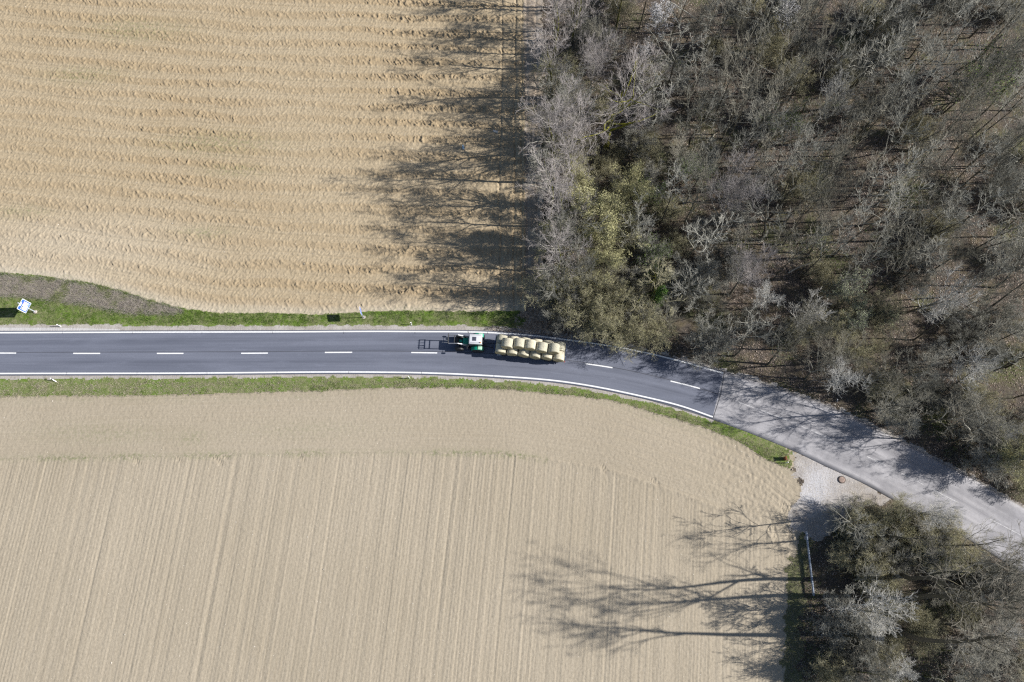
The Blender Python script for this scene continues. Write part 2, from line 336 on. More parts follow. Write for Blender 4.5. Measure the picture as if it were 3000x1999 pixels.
# ------------------------------------------------------------------ road
def resample(c, step):
    d = np.r_[0, np.cumsum(np.hypot(*np.diff(c, axis=0).T))]; s = np.arange(0, d[-1], step)
    return np.stack([np.interp(s, d, c[:, 0]), np.interp(s, d, c[:, 1])], 1), s
def strip(name, top, bot, z, mat, n=14, skirt=0.12, parent=None):
    "sheet between two curves of equal length with a small downward edge"
    N = len(top); V = []; UV = []
    s = np.r_[0, np.cumsum(np.hypot(*np.diff((top+bot)/2, axis=0).T))]
    ts = np.linspace(0, 1, n); cols = []
    for t in ts:
        p = bot*(1-t)+top*t; cols.append(np.c_[p, np.full(N, z)])
    cols = [np.c_[bot, np.full(N, z-skirt)]]+cols+[np.c_[top, np.full(N, z-skirt)]]; ts = np.r_[0, ts, 1]
    V = np.stack(cols, 1).reshape(-1, 3); k = len(ts); id_ = np.arange(N*k).reshape(N, k)
    Qs = np.stack([id_[:-1, :-1], id_[1:, :-1], id_[1:, 1:], id_[:-1, 1:]], -1).reshape(-1, 4)
    me = npmesh(name, V, Qs, 4, False); attr(me, 'along', np.repeat(s, k)); attr(me, 'across', np.tile(ts, N))
    return link(name, me, [mat], parent)
def mat_road(name, a, b, old=False):
    m = M(name, 0.8 if not old else 0.9, 0.35); al, ac = m.at('along'), m.at('across'); ob = m.co()
    n1 = m.noise(m.xyz(m.math('MULTIPLY', al, 0.035), m.math('MULTIPLY', ac, 9.0)), 1.0, 5, 0.6)
    n2 = m.noise(ob, 6, 5, 0.8); n3 = m.noise(m.xyz(m.math('MULTIPLY', al, 0.25), m.math('MULTIPLY', ac, 6.0)), 1.0, 4, 0.6)
    c = m.mix(m.ramp(n1, 0.38, 0.62), tuple(x*0.88 for x in a), tuple(x*1.06 for x in b)); lt = m.noise(m.co((0.09, 0.5, 1)), 1.0, 4, 0.6); c = m.mix(m.math('MULTIPLY', m.ramp(lt, 0.5, 0.7), 0.45), c, tuple(x*1.3 for x in b))
    wt = m.math('ABSOLUTE', m.math('SINE', m.math('MULTIPLY', m.math('SUBTRACT', ac, 0.02), math.pi*4)))   # four wheel paths
    c = m.mix(m.math('MULTIPLY', wt, 0.30), c, tuple(min(1, x*1.35) for x in b))
    c = m.mix(m.math('MULTIPLY', m.ramp(n3, 0.58, 0.75), 0.35), c, tuple(x*1.6 for x in b) if not old else tuple(x*0.6 for x in a))
    c = m.mix(m.math('MULTIPLY', m.ramp(n2, 0.4, 0.75), 0.35), c, tuple(x*0.65 for x in a))
    if old:
        n4 = m.noise(ob, 0.25, 5, 0.7); c = m.mix(m.math('MULTIPLY', m.ramp(n4, 0.42, 0.68), 0.7), c, tuple(x*0.66 for x in a))
    else:
        seam = m.math('LESS_THAN', m.math('ABSOLUTE', m.math('SUBTRACT', ac, 0.515)), 0.006)
        c = m.mix(m.math('MULTIPLY', seam, 0.75), c, (0.03, 0.03, 0.035))
    m.color(c); m.bump(n2, 0.25, 0.03); return m.m
MR1 = mat_road('new_asphalt', (0.112, 0.122, 0.160), (0.142, 0.152, 0.192)); MR2 = mat_road('old_asphalt', (0.275, 0.268, 0.285), (0.375, 0.363, 0.375), True)
def curve_at(c, n):
    d = np.r_[0, np.cumsum(np.hypot(*np.diff(c, axis=0).T))]; s = np.linspace(0, d[-1], n)
    return np.stack([np.interp(s, d, c[:, 0]), np.interp(s, d, c[:, 1])], 1)
NT = 500
cutT = lineT.copy(); cutB = lineB.copy()
def offset(c, o):
    t = np.gradient(c, axis=0); t /= np.linalg.norm(t, axis=1)[:, None]; return c+np.stack([-t[:, 1], t[:, 0]], 1)*o
newT, newB = curve_at(offset(lineT, 0.26), NT), curve_at(offset(lineB, -0.30), NT)
far = lambda c: np.vstack([[c[0][0]-400, c[0][1]+2], c]) if True else c
road = strip('road', curve_at(far(newT), 700), curve_at(far(newB), 700), 0.045, MR1); tag(road, kind='structure')
oldroad = strip('old_road', curve_at(oldT, 400), curve_at(oldB, 400), 0.036, MR2); tag(oldroad, kind='structure')
# concrete gutter strip beside the road at the left
mc = mat_dirt('gutter_concrete', (0.42, 0.40, 0.39), (0.50, 0.48, 0.47), (0.56, 0.54, 0.53))
gt = curve_at(poly([(-400, 961), (0, 960), (200, 961), (352, 965)]), 120); gb = curve_at(poly([(-400, 971), (0, 970), (200, 970), (352, 969.5)]), 120)
tag(strip('gutter', gt, gb, 0.03, mc, 5), kind='structure')
# road markings
mp = M('white_road_paint', 0.7, 0.3); nn = mp.noise(mp.co(), 7, 5, 0.8); mp.color(mp.mix(mp.math('MULTIPLY', mp.ramp(nn, 0.45, 0.68), 0.6), (0.82, 0.82, 0.82), (0.45, 0.45, 0.46)))
mpo = M('worn_road_paint', 0.8, 0.3); nn = mpo.noise(mpo.co(), 5, 5, 0.8); mpo.color(mpo.mix(mpo.ramp(nn, 0.40, 0.56), (0.58, 0.57, 0.57), (0.38, 0.37, 0.38)))
mdk = plain('expansion_gap', (0.05, 0.05, 0.055))
def stripe(c, w, z, mat, name='road_marking'):
    a, b = offset(c, w/2), offset(c, -w/2); N = len(c)
    V = np.vstack([np.c_[a, np.full(N, z)], np.c_[b, np.full(N, z)]]); i = np.arange(N-1)
    return npmesh(name, V, np.stack([i, i+N, i+N+1, i+1], 1), 4), mat
def subcurve(c, x0, x1, n=30):
    "part of the centre line between photo x0 and x1 (by world X order)"
    d = np.r_[0, np.cumsum(np.hypot(*np.diff(c, axis=0).T))]
    xx = c[:, 0]; a = np.interp(x0, xx, d); b = np.interp(x1, xx, d); s = np.linspace(a, b, n)
    return np.stack([np.interp(s, d, c[:, 0]), np.interp(s, d, c[:, 1])], 1)
me, mt = stripe(curve_at(far(lineT), 600), 0.20, 0.050, mp.m); tag(link('edge_line', me, [mt]), 'long solid white line along the upper edge of the dark asphalt', 'road marking', kind='structure')
me, mt = stripe(curve_at(far(lineB), 600), 0.20, 0.050, mp.m); tag(link('edge_line', me, [mt]), 'long solid white line along the lower edge of the dark asphalt', 'road marking', kind='structure')
dashes = [(-277, -198, 1035), (-31, 48, 1035), (215, 294, 1036), (460, 538, 1036), (707, 785, 1035), (952, 1032, 1033), (1205, 1281, 1034), (1457, 1536, 1042), (1715, 1794, 1072), (1965, 2050, 1128)]
def dash(a, b, w, z, mat):
    xa, xb = a, b
    me, mt = stripe(subcurve(cline, xa, xb, 24), w, z, mat, 'centre_line_dash'); o = link('centre_line_dash', me, [mt]); tag(o, kind='structure', group='dashes of the centre line'); return o
for a, b, y in dashes: dash(float(P(a, y)[0]), float(P(b, y)[0]), 0.17, 0.050, mp.m)
for (a, ya), (b, yb) in (((2112, 1160), (2136, 1168)), ((2164, 1179), (2314, 1235)), ((2330, 1241), (2510, 1324)), ((2540, 1338), (2595, 1364)), ((2640, 1387), (2705, 1420)), ((2735, 1435), (2807, 1473)), ((2900, 1522), (2990, 1568))):
    dash(float(P(a, ya)[0]), float(P(b, yb)[0]), 0.11, 0.041, mpo.m)
# gaps in the edge lines (drainage cuts) and the saw cut where old meets new
def quadstrip(p, q, w, z, name, mat):
    c = np.array([P(*p), P(*q)]); me, mt = stripe(c, w, z, mat, name); o = link(name, me, [mt]); tag(o, kind='structure'); return o
for x in (183, 388, 592, 798, 1007, 1216, 1428): quadstrip((x, 972 if x > 700 else 973), (x, 979), 0.045, 0.054, 'drainage_cut', mdk)
for x, y in ((196, 1094), (402, 1094), (607, 1093.5), (812, 1093), (1022, 1092), (1235, 1093), (1447, 1102)): quadstrip((x, y-4), (x, y+4), 0.045, 0.054, 'drainage_cut', mdk)
jc = np.array([P(*p) for p in ((2122, 1089), (2117, 1125), (2110, 1160), (2099, 1195), (2088, 1228))]); me, mt = stripe(jc, 0.07, 0.056, mdk, 'pavement_joint'); tag(link('pavement_joint', me, [mt]), kind='structure')

# ------------------------------------------------------------------ grass, litter, stems (uncountable cover)
def blades(name, X, Y, mats, matidx, hgt, wid, n_per, spread, lean=0.5):
    N = len(X); base = height(X, Y, zones(X, Y)); n = N*n_per
    bx = np.repeat(X, n_per)+rng.normal(0, spread, n); by = np.repeat(Y, n_per)+rng.normal(0, spread, n); bz = np.repeat(base, n_per)-0.02
    h = np.repeat(hgt, n_per)*rng.uniform(0.5, 1.1, n); a = rng.uniform(0, 2*np.pi, n); w = np.repeat(wid, n_per)*rng.uniform(0.6, 1.3, n)
    lx = rng.normal(0, lean, n)*h; ly = rng.normal(0, lean, n)*h
    ca, sa = np.cos(a)*w/2, np.sin(a)*w/2
    A = np.stack([bx-ca, by-sa, bz], 1); B = np.stack([bx+ca, by+sa, bz], 1)
    C = np.stack([bx+lx*0.45+ca*0.7, by+ly*0.45+sa*0.7, bz+h*0.65], 1); D = np.stack([bx+lx*0.45-ca*0.7, by+ly*0.45-sa*0.7, bz+h*0.65], 1); E = np.stack([bx+lx, by+ly, bz+h], 1)
    V = np.stack([A, B, C, D, E], 1).reshape(-1, 3); i = np.arange(n)*5
    T = np.vstack([np.stack([i, i+1, i+2], 1), np.stack([i, i+2, i+3], 1), np.stack([i+3, i+2, i+4], 1)]); mi = np.tile(np.repeat(matidx, n_per), 3)
    return link(name, npmesh(name, V, T, 3, False, mi), mats)
def leafmat(name, c, var=0.3, trans=0.25):
    m = M(name, 0.75, 0.2); g = m.n('ShaderNodeNewGeometry'); oi = m.n('ShaderNodeObjectInfo')
    r = g.outputs['Random Per Island']; m.color(m.mix(r, tuple(x*(1-var) for x in c), tuple(min(1, x*(1+var)) for x in c)))
    return m.m
MG = [leafmat('fresh_grass', (0.115, 0.185, 0.035)), leafmat('olive_grass', (0.15, 0.175, 0.065)), leafmat('dry_grass', (0.40, 0.36, 0.27)), leafmat('weed_leaf', (0.10, 0.17, 0.04)), leafmat('dead_stem', (0.30, 0.265, 0.235))]
def scatter(n, x0, x1, y0, y1): return rng.uniform(x0, x1, n), rng.uniform(y0, y1, n)
x, y = scatter(450000, -86, 42, -17, 48); z = zones(x, y); k = z == VERGE; x, y = x[k], y[k]
gn = vn(x*0.12, y*0.5, 6); fine = vn(x*1.1, y*1.1, 7); near_road = np.minimum(np.abs(y-paveT(x)), np.abs(y-paveB(x))); up = y > fC(x)
dd = inpoly(x, y, dpoly); pxg = sst(-70, -50, x)
freshness = gn*0.5+fine*0.6+np.where(up, 0.26*pxg, -0.40)-np.exp(-near_road/0.8)*0.8
freshness = freshness+0.25*np.exp(-((y-fU(x))/0.7)**2)*up-0.45*(y < 7)
mi = np.where(freshness > 0.72, 0, np.where(freshness > 0.30, 1, 2)); mi = np.where((rng.random(len(x)) < 0.18) & (mi == 1), 3, mi); mi = np.where(rng.random(len(x)) < np.where(up, 0.10, 0.34), 2, mi)
keep = (rng.random(len(x)) < 0.95) & ~((near_road < 1.0) & (rng.random(len(x)) < 0.7)) & ~dd
far_strip = (y < 7) & (rng.random(len(x)) < 0.45); mi = np.where(far_strip, 4, mi)
hh = np.where(mi == 0, 0.20, 0.13)*(0.6+0.9*vn(x*0.8, y*0.8, 9))
tag(blades('grass', x[keep], y[keep], MG, mi[keep], hh[keep], np.full(keep.sum(), 0.03), 6, 0.09), 'green and straw coloured grass growing on the road verges', 'grass', kind='stuff')
kd = (dd | ((polyd(x, y, dpoly) < 0.5) & up)) & (rng.random(len(x)) < 0.8); xd, yd = x[kd], y[kd]
tag(blades('dead_stems', xd, yd, MG, np.where(vn(xd*0.8, yd*0.8, 3)+rng.random(len(xd))*0.3 > 0.88, 1, 4), np.full(len(xd), 0.42), np.full(len(xd), 0.022), 4, 0.12, 1.1), 'matted grey dead stems on the bank beside the ploughed field', 'dry stems', kind='stuff')
x, y = scatter(120000, 5, 88, -17, 92); z = zones(x, y); gx = fbm(x*0.13, y*0.13, 3, 3)
low = (y < fC(x)); k = (z == WOOD) & ((gx > 0.66) | (low & (gx > 0.52))); x, y, low = x[k], y[k], low[k]; kk = rng.random(len(x)) < 0.75; x, y, low = x[kk], y[kk], low[kk]
tag(blades('ground_cover', x, y, MG, np.where(rng.random(len(x)) < 0.25, 0, np.where(rng.random(len(x)) < 0.5, 1, 2)), np.full(len(x), 0.22), np.full(len(x), 0.04), 5, 0.12, 0.9), 'low green plants and tufts on the woodland floor', 'ground cover', kind='stuff')
def leaves_on_ground():
    x, y = scatter(330000, 4, 88, -18, 92); z = zones(x, y); k = (z == WOOD) & (vn(x*0.3, y*0.3, 8)+rng.random(len(x))*0.5 > 0.55); x, y = x[k], y[k]
    x2, y2 = scatter(9000, -4, 14, 28, 37); k = np.isin(zones(x2, y2), (TRACK, WOOD, SHOULDER)); x = np.r_[x, x2[k]]; y = np.r_[y, y2[k]]
    N = len(x); zb = height(x, y, zones(x, y))+rng.uniform(0.01, 0.05, N); s = rng.uniform(0.03, 0.075, N); a = rng.uniform(0, 6.28, N)
    tx, ty = rng.normal(0, 0.4, N), rng.normal(0, 0.4, N); V = []
    for ca, cb in ((-1, -0.6), (1, -0.6), (1, 0.6), (-1, 0.6)):
        ux = (np.cos(a)*ca-np.sin(a)*cb)*s; uy = (np.sin(a)*ca+np.cos(a)*cb)*s; V.append(np.stack([x+ux, y+uy, zb+0.02+ux*tx+uy*ty], 1))
    V = np.stack(V, 1).reshape(-1, 3); i = np.arange(N)*4
    ms = [leafmat('fallen_leaf_brown', (0.21, 0.165, 0.135)), leafmat('fallen_leaf_pale', (0.45, 0.37, 0.31)), leafmat('fallen_leaf_dark', (0.12, 0.08, 0.055))]
    tag(link('fallen_leaves', npmesh('fallen_leaves', V, np.stack([i, i+1, i+2, i+3], 1), 4, False, rng.choice(3, N, p=[0.55, 0.2, 0.25])), ms), 'brown and pale fallen leaves littering the woodland floor', 'leaf litter', kind='stuff')
leaves_on_ground()
def stones():
    pts = []
    x, y = scatter(5200, -86, 36, -16, 92); z = zones(x, y); k = np.isin(z, (FIELD, SOWN)); x, y = x[k], y[k]
    x2, y2 = scatter(3500, 33, 48, 0, 14); k = zones(x2, y2) == APRON; x = np.r_[x, x2[k]]; y = np.r_[y, y2[k]]
    N = len(x); zb = height(x, y, zones(x, y)); s = rng.uniform(0.02, 0.06, N)*np.where(rng.random(N) < 0.05, 1.8, 1)
    o = np.array([(1, 0, 0), (0, 1, 0), (-1, 0, 0), (0, -1, 0), (0, 0, 0.8)])
    V = (o[None]*s[:, None, None]*rng.uniform(0.6, 1.3, (N, 5, 1)))+np.stack([x, y, zb], 1)[:, None]; i = np.arange(N)*5
    T = np.vstack([np.stack([i+a, i+b, i+4], 1) for a, b in ((0, 1), (1, 2), (2, 3), (3, 0))])
    tag(link('stones', npmesh('stones', V.reshape(-1, 3), T, 3), [leafmat('flint', (0.55, 0.50, 0.43), 0.3)]), 'small pale stones lying on the soil of the fields', 'stones', kind='stuff')
stones()
# ------------------------------------------------------------------ trees
def nrm(v): return v/np.maximum(np.linalg.norm(v, axis=-1, keepdims=True), 1e-9)
def grow(start, d, L, r0, nseg, wob, up, rend=0.25, g=rng):
    N = len(L); pts = np.zeros((N, nseg+1, 3)); pts[:, 0] = start; rad = np.zeros((N, nseg+1)); rad[:, 0] = r0
    d = nrm(d)
    for i in range(nseg):
        d = nrm(d+g.normal(0, wob, (N, 3))+np.array([0, 0, up])/nseg)
        pts[:, i+1] = pts[:, i]+d*(L/nseg)[:, None]; rad[:, i+1] = r0*(1-(1-rend)*((i+1)/nseg)**0.9)
    return pts, rad
def spawn(pts, rad, L, nch, t0, t1, ang, lf, rf, g, upb=0.0, endbias=1.0):
    N, K, _ = pts.shape; t = t0+(t1-t0)*(g.random((N, nch))**(1/endbias)); t.sort(axis=1); f = t*(K-1); i = np.minimum(f.astype(int), K-2); fr = (f-i)[..., None]
    ar = np.arange(N)[:, None]; p0 = pts[ar, i]; p1 = pts[ar, i+1]; s = p0*(1-fr)+p1*fr; tg = nrm(p1-p0)
    az = np.linspace(0, 2*np.pi*nch*0.618, nch)[None]+g.uniform(0, 6.28, (N, 1))+g.normal(0, 0.4, (N, nch))
    ref = np.where(np.abs(tg[..., 2:3]) > 0.9, np.array([1.0, 0, 0]), np.array([0, 0, 1.0])); a = nrm(np.cross(tg, ref)); b = np.cross(tg, a)
    an = ang*g.uniform(0.7, 1.25, (N, nch))
    d = tg*np.cos(an)[..., None]+(a*np.cos(az)[..., None]+b*np.sin(az)[..., None])*np.sin(an)[..., None]; d[..., 2] += upb; d = nrm(d)
    ln = L[:, None]*lf*g.uniform(0.65, 1.2, (N, nch))*(1.15-0.55*t)
    rr = np.maximum((rad[ar, i]*(1-fr[..., 0])+rad[ar, i+1]*fr[..., 0])*rf, 0.006)
    return s.reshape(-1, 3), d.reshape(-1, 3), ln.ravel(), rr.ravel()
def tubes(pts, rad, k):
    N, K, _ = pts.shape; tg = np.zeros_like(pts); tg[:, 1:-1] = pts[:, 2:]-pts[:, :-2]; tg[:, 0] = pts[:, 1]-pts[:, 0]; tg[:, -1] = pts[:, -1]-pts[:, -2]; tg = nrm(tg)
    m = nrm(pts[:, -1]-pts[:, 0])[:, None]; ref = np.where(np.abs(m[..., 2:3]) > 0.8, np.array([1.0, 0, 0]), np.array([0, 0, 1.0])); ref = np.broadcast_to(ref, tg.shape)
    a = nrm(np.cross(tg, ref)); b = np.cross(tg, a); th = np.arange(k)*2*np.pi/k
    V = pts[:, :, None]+rad[..., None, None]*(a[:, :, None]*np.cos(th)[None, None, :, None]+b[:, :, None]*np.sin(th)[None, None, :, None])
    i = np.arange(N*K*k).reshape(N, K, k); q = np.stack([i[:, :-1], np.roll(i[:, :-1], -1, 2), np.roll(i[:, 1:], -1, 2), i[:, 1:]], -1).reshape(-1, 4)
    return V.reshape(-1, 3), q
def joinm(parts):
    V, Qs, o = [], [], 0
    for v, q in parts: V.append(v); Qs.append(q+o); o += len(v)
    return np.vstack(V), np.vstack(Qs)
def leafquads(pts, n, size, g, spread=0.15, aspect=0.6):
    N, K, _ = pts.shape; a = g.integers(0, N, n); b = g.integers(1, K, n); c = pts[a, b]+g.normal(0, spread, (n, 3))
    u = nrm(g.normal(0, 1, (n, 3))); w = nrm(np.cross(u, g.normal(0, 1, (n, 3)))); s = size*g.uniform(0.6, 1.4, (n, 1)); u = u*s; w = w*s*aspect
    V = np.stack([c-u-w*0.2, c-w, c+u+w*0.2, c+w], 1).reshape(-1, 3); i = np.arange(n)*4; return V, np.stack([i, i+1, i+2, i+3], 1)
def barkmat(name, c, moss=0.0, rv=0.35, tint=(1.0, 0.98, 0.95), bump=True, moss_c=(0.17, 0.17, 0.035)):
    m = M(name, 0.9, 0.2); oi = m.n('ShaderNodeObjectInfo'); ob = m.co(); n = m.noise(ob, 2.5, 5, 0.75); nb = m.noise(ob, 0.5, 3)
    cc = m.mix(oi.outputs['Random'], tuple(x*(1-rv) for x in c), tuple(min(1, x*t*(1+rv)) for x, t in zip(c, tint)))
    cc = m.mix(m.math('MULTIPLY', m.ramp(n, 0.35, 0.7), 0.5), cc, tuple(x*0.55 for x in c))
    if moss:
        g = m.n('ShaderNodeNewGeometry'); sx = m.n('ShaderNodeSeparateXYZ'); m.L(g.outputs['Normal'], sx.inputs[0])
        f = m.math('MULTIPLY', m.ramp(m.math('ADD', sx.outputs[2], m.math('MULTIPLY', nb, 1.2)), 0.35, 0.9), moss); cc = m.mix(f, cc, moss_c)
    m.color(cc)
    if bump: m.bump(n, 0.5, 0.05)
    return m.m
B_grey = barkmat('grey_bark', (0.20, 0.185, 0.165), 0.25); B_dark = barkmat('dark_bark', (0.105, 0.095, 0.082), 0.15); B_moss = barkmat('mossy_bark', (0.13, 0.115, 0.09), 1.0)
B_limb = barkmat('sunlit_pale_limbs', (0.36, 0.35, 0.32), 0.12, 0.5); B_oak = barkmat('oak_bark_yellow_moss', (0.14, 0.12, 0.09), 1.0, moss_c=(0.30, 0.29, 0.04)); B_pale = barkmat('pale_bark', (0.42, 0.40, 0.36), 0.15); T_grey = barkmat('grey_twigs', (0.35, 0.345, 0.32), 0.1, 0.5, bump=False); T_pur = barkmat('purple_grey_twigs', (0.44, 0.405, 0.395), 0, 0.25, bump=False); T_pale = barkmat('pale_twigs', (0.60, 0.59, 0.56), 0, 0.12, bump=False)  # limb bark paler than the trunks: sunlight on the branches painted into its colour
T_wood = barkmat('olive_grey_twigs', (0.285, 0.27, 0.235), 0.1, 0.5, bump=False); T_olive = barkmat('lichen_twigs', (0.40, 0.375, 0.26), 0, 0.25, bump=False); T_dark = barkmat('dark_twigs', (0.28, 0.26, 0.22), 0, 0.25, bump=False)
L_yel = leafmat('yellow_green_buds', (0.42, 0.40, 0.21)); L_green = leafmat('spring_leaves', (0.17, 0.26, 0.05)); L_pale = leafmat('pale_green_leaves', (0.40, 0.43, 0.27)); L_white = leafmat('white_blossom', (0.80, 0.78, 0.78), 0.12); L_ivy = leafmat('ivy_leaves', (0.11, 0.19, 0.045)); L_ol = leafmat('olive_buds', (0.40, 0.38, 0.20))

def tree_proto(seed, h, r, trunk_r, fork, n1, n2, n3, n4, a1=0.9, up=0.35, wob=0.12, trunk_wob=0.04, twig_r=0.016, mats=(None, None), leaf=None, dens=1.0, l1=None, nstem=1, layers=4):
    "returns (trunk mesh, crown mesh, leaf mesh or None)"
    g = np.random.default_rng(seed)
    if nstem == 1: st = np.array([[0, 0, -0.25]]); dr = np.array([[g.normal(0, 0.03), g.normal(0, 0.03), 1.0]])
    else:
        st = np.c_[g.normal(0, 0.15, nstem), g.normal(0, 0.15, nstem), np.full(nstem, -0.15)]; aa = np.arange(nstem)*6.28/nstem+g.normal(0, 0.3, nstem); sp = g.uniform(0.25, 0.75, nstem); dr = np.c_[np.cos(aa)*sp, np.sin(aa)*sp, np.ones(nstem)]
    L0 = np.full(len(st), h*0.93)*g.uniform(0.8, 1.0, len(st)) if nstem > 1 else np.array([h*0.93])
    p0, r0 = grow(st, dr, L0, np.full(len(st), trunk_r), 12, trunk_wob, 0.3 if nstem == 1 else 0.15, 0.10, g)
    s, d, l, rr = spawn(p0, r0, np.full(len(st), (l1 or r)), n1, fork, 0.98, a1, 1.15, 0.62, g, 0.1); l = np.maximum(l, r*0.3); p1, r1 = grow(s, d, l, rr, 7, wob, up, 0.22, g)
    s, d, l2, rr = spawn(p1, r1, l, n2, 0.2, 1.0, 0.75, 0.55, 0.6, g, 0.08); p2, r2 = grow(s, d, l2, np.maximum(rr, twig_r*2.1), 5, wob*1.2, up*0.8, 0.4, g)
    s, d, l3, rr = spawn(p2, r2, l2, n3, 0.15, 1.0, 0.7, 0.55, 0.7, g, 0.05); l3 = np.maximum(l3, 0.35); p3, r3 = grow(s, d, l3, np.clip(rr, twig_r*1.25, twig_r*2), 3, wob*1.3, up*0.6, 0.6, g)
    parts = [tubes(p2, r2, 4), tubes(p3, r3, 3)]; tips = p3
    if n4:
        s, d, l4, rr = spawn(p3, r3, l3, n4, 0.1, 1.0, 0.6, 0.6, 0.8, g, 0.05); l4 = np.clip(l4, 0.25, 1.3); p4, r4 = grow(s, d, l4, np.full(len(l4), twig_r*0.75), 2, 0.12, up*0.4, 0.7, g); parts.append(tubes(p4, r4, 3)); tips = p4
    t0_, t1__ = tubes(p0, r0, 8), tubes(p1, r1, 5); tv, tq = joinm([t0_, t1__]); cv, cq = joinm(parts)
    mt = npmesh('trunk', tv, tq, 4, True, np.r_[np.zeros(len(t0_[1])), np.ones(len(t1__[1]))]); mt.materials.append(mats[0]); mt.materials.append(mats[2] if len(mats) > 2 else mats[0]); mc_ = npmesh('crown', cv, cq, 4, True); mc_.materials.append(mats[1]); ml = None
    if leaf:
        lv, lq = leafquads(tips, leaf[1], leaf[2], g, leaf[3]); ml = npmesh('foliage', lv, lq, 4); ml.materials.append(leaf[0])
    return mt, mc_, ml
PR = {}
PR['oak'] = tree_proto(11, 15, 8.0, 0.46, 0.30, 13, 8, 7, 4, 1.15, 0.5, 0.17, 0.09, 0.011, (B_oak, T_pur))
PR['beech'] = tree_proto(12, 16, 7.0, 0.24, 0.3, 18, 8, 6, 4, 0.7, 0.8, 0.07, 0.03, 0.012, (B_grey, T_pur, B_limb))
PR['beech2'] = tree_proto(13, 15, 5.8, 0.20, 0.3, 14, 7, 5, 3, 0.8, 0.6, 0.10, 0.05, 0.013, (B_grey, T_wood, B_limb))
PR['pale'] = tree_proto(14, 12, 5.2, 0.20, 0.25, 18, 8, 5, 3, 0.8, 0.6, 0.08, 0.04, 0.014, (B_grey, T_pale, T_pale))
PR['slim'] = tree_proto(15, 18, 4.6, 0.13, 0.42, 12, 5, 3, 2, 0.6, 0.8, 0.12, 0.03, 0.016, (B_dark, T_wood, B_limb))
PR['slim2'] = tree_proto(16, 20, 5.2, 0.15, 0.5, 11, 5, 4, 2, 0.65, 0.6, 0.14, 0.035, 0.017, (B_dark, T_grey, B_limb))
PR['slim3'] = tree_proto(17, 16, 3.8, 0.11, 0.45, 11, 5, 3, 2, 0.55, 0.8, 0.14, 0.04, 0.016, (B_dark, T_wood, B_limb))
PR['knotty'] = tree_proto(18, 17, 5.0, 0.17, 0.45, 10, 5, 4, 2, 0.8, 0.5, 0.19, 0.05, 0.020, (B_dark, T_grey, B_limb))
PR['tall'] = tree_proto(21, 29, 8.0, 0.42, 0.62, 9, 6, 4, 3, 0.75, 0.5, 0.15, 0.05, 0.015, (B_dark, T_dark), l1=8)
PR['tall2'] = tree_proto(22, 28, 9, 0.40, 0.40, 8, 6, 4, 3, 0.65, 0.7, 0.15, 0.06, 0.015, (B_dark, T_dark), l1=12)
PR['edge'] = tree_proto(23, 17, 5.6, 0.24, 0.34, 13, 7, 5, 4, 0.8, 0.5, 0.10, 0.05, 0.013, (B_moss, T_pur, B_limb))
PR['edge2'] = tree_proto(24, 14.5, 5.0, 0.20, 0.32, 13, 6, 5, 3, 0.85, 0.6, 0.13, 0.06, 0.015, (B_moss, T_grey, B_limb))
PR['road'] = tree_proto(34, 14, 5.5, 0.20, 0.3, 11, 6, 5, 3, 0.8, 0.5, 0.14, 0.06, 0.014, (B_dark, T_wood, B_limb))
PR['bud'] = tree_proto(25, 9, 4.6, 0.14, 0.2, 16, 8, 6, 3, 0.9, 0.5, 0.14, 0.06, 0.013, (B_moss, T_olive), (L_yel, 17000, 0.060, 0.16))
PR['bud2'] = tree_proto(26, 7, 4.0, 0.11, 0.15, 15, 8, 6, 3, 0.9, 0.5, 0.14, 0.06, 0.012, (B_grey, T_olive), (L_ol, 7000, 0.045, 0.16), nstem=3)
PR['blossom'] = tree_proto(27, 13, 4.2, 0.12, 0.25, 12, 7, 6, 2, 0.45, 0.9, 0.07, 0.04, 0.012, (B_dark, T_dark), (L_white, 5200, 0.05, 0.08))
PR['palegreen'] = tree_proto(28, 7, 2.6, 0.12, 0.15, 14, 8, 6, 2, 0.8, 0.6, 0.12, 0.05, 0.012, (B_grey, T_grey), (L_pale, 6000, 0.065, 0.10), nstem=3)
PR['green'] = tree_proto(29, 6, 2.8, 0.09, 0.15, 12, 8, 6, 3, 0.9, 0.4, 0.14, 0.05, 0.010, (B_grey, T_grey), (L_green, 5500, 0.045, 0.22), nstem=3)
PR['ivy'] = tree_proto(30, 12, 4.4, 0.20, 0.35, 12, 7, 6, 3, 1.0, 0.3, 0.22, 0.06, 0.017, (B_moss, T_olive))
PR['shrub'] = tree_proto(31, 4.2, 2.2, 0.05, 0.15, 9, 7, 5, 3, 0.7, 0.5, 0.15, 0.08, 0.010, (B_grey, T_grey), nstem=6)
PR['shrub2'] = tree_proto(32, 3.6, 2.4, 0.05, 0.15, 9, 7, 5, 3, 0.8, 0.4, 0.16, 0.08, 0.010, (B_grey, T_olive), (L_ol, 1500, 0.04, 0.15), nstem=6)
PR['shrubpale'] = tree_proto(33, 4.5, 2.8, 0.05, 0.12, 9, 8, 6, 3, 0.8, 0.6, 0.10, 0.06, 0.011, (B_grey, T_grey), nstem=5)
# ivy mantle for the one clad tree
def ivy_mesh():
    g = np.random.default_rng(5); n = 9000; z = g.uniform(0.5, 8.5, n)**1.0; a = g.uniform(0, 6.28, n); r = np.abs(g.normal(0.55, 0.35, n))*(0.6+0.5*np.sin(z*1.1)**2)*(1.2-z/14); c = np.stack([np.cos(a)*r, np.sin(a)*r, z], 1); pts = c[:, None].repeat(2, 1)
    v, q = leafquads(pts, n, 0.075, g, 0.08); me = npmesh('ivy', v, q, 4); me.materials.append(L_ivy); return me
IVY = ivy_mesh()

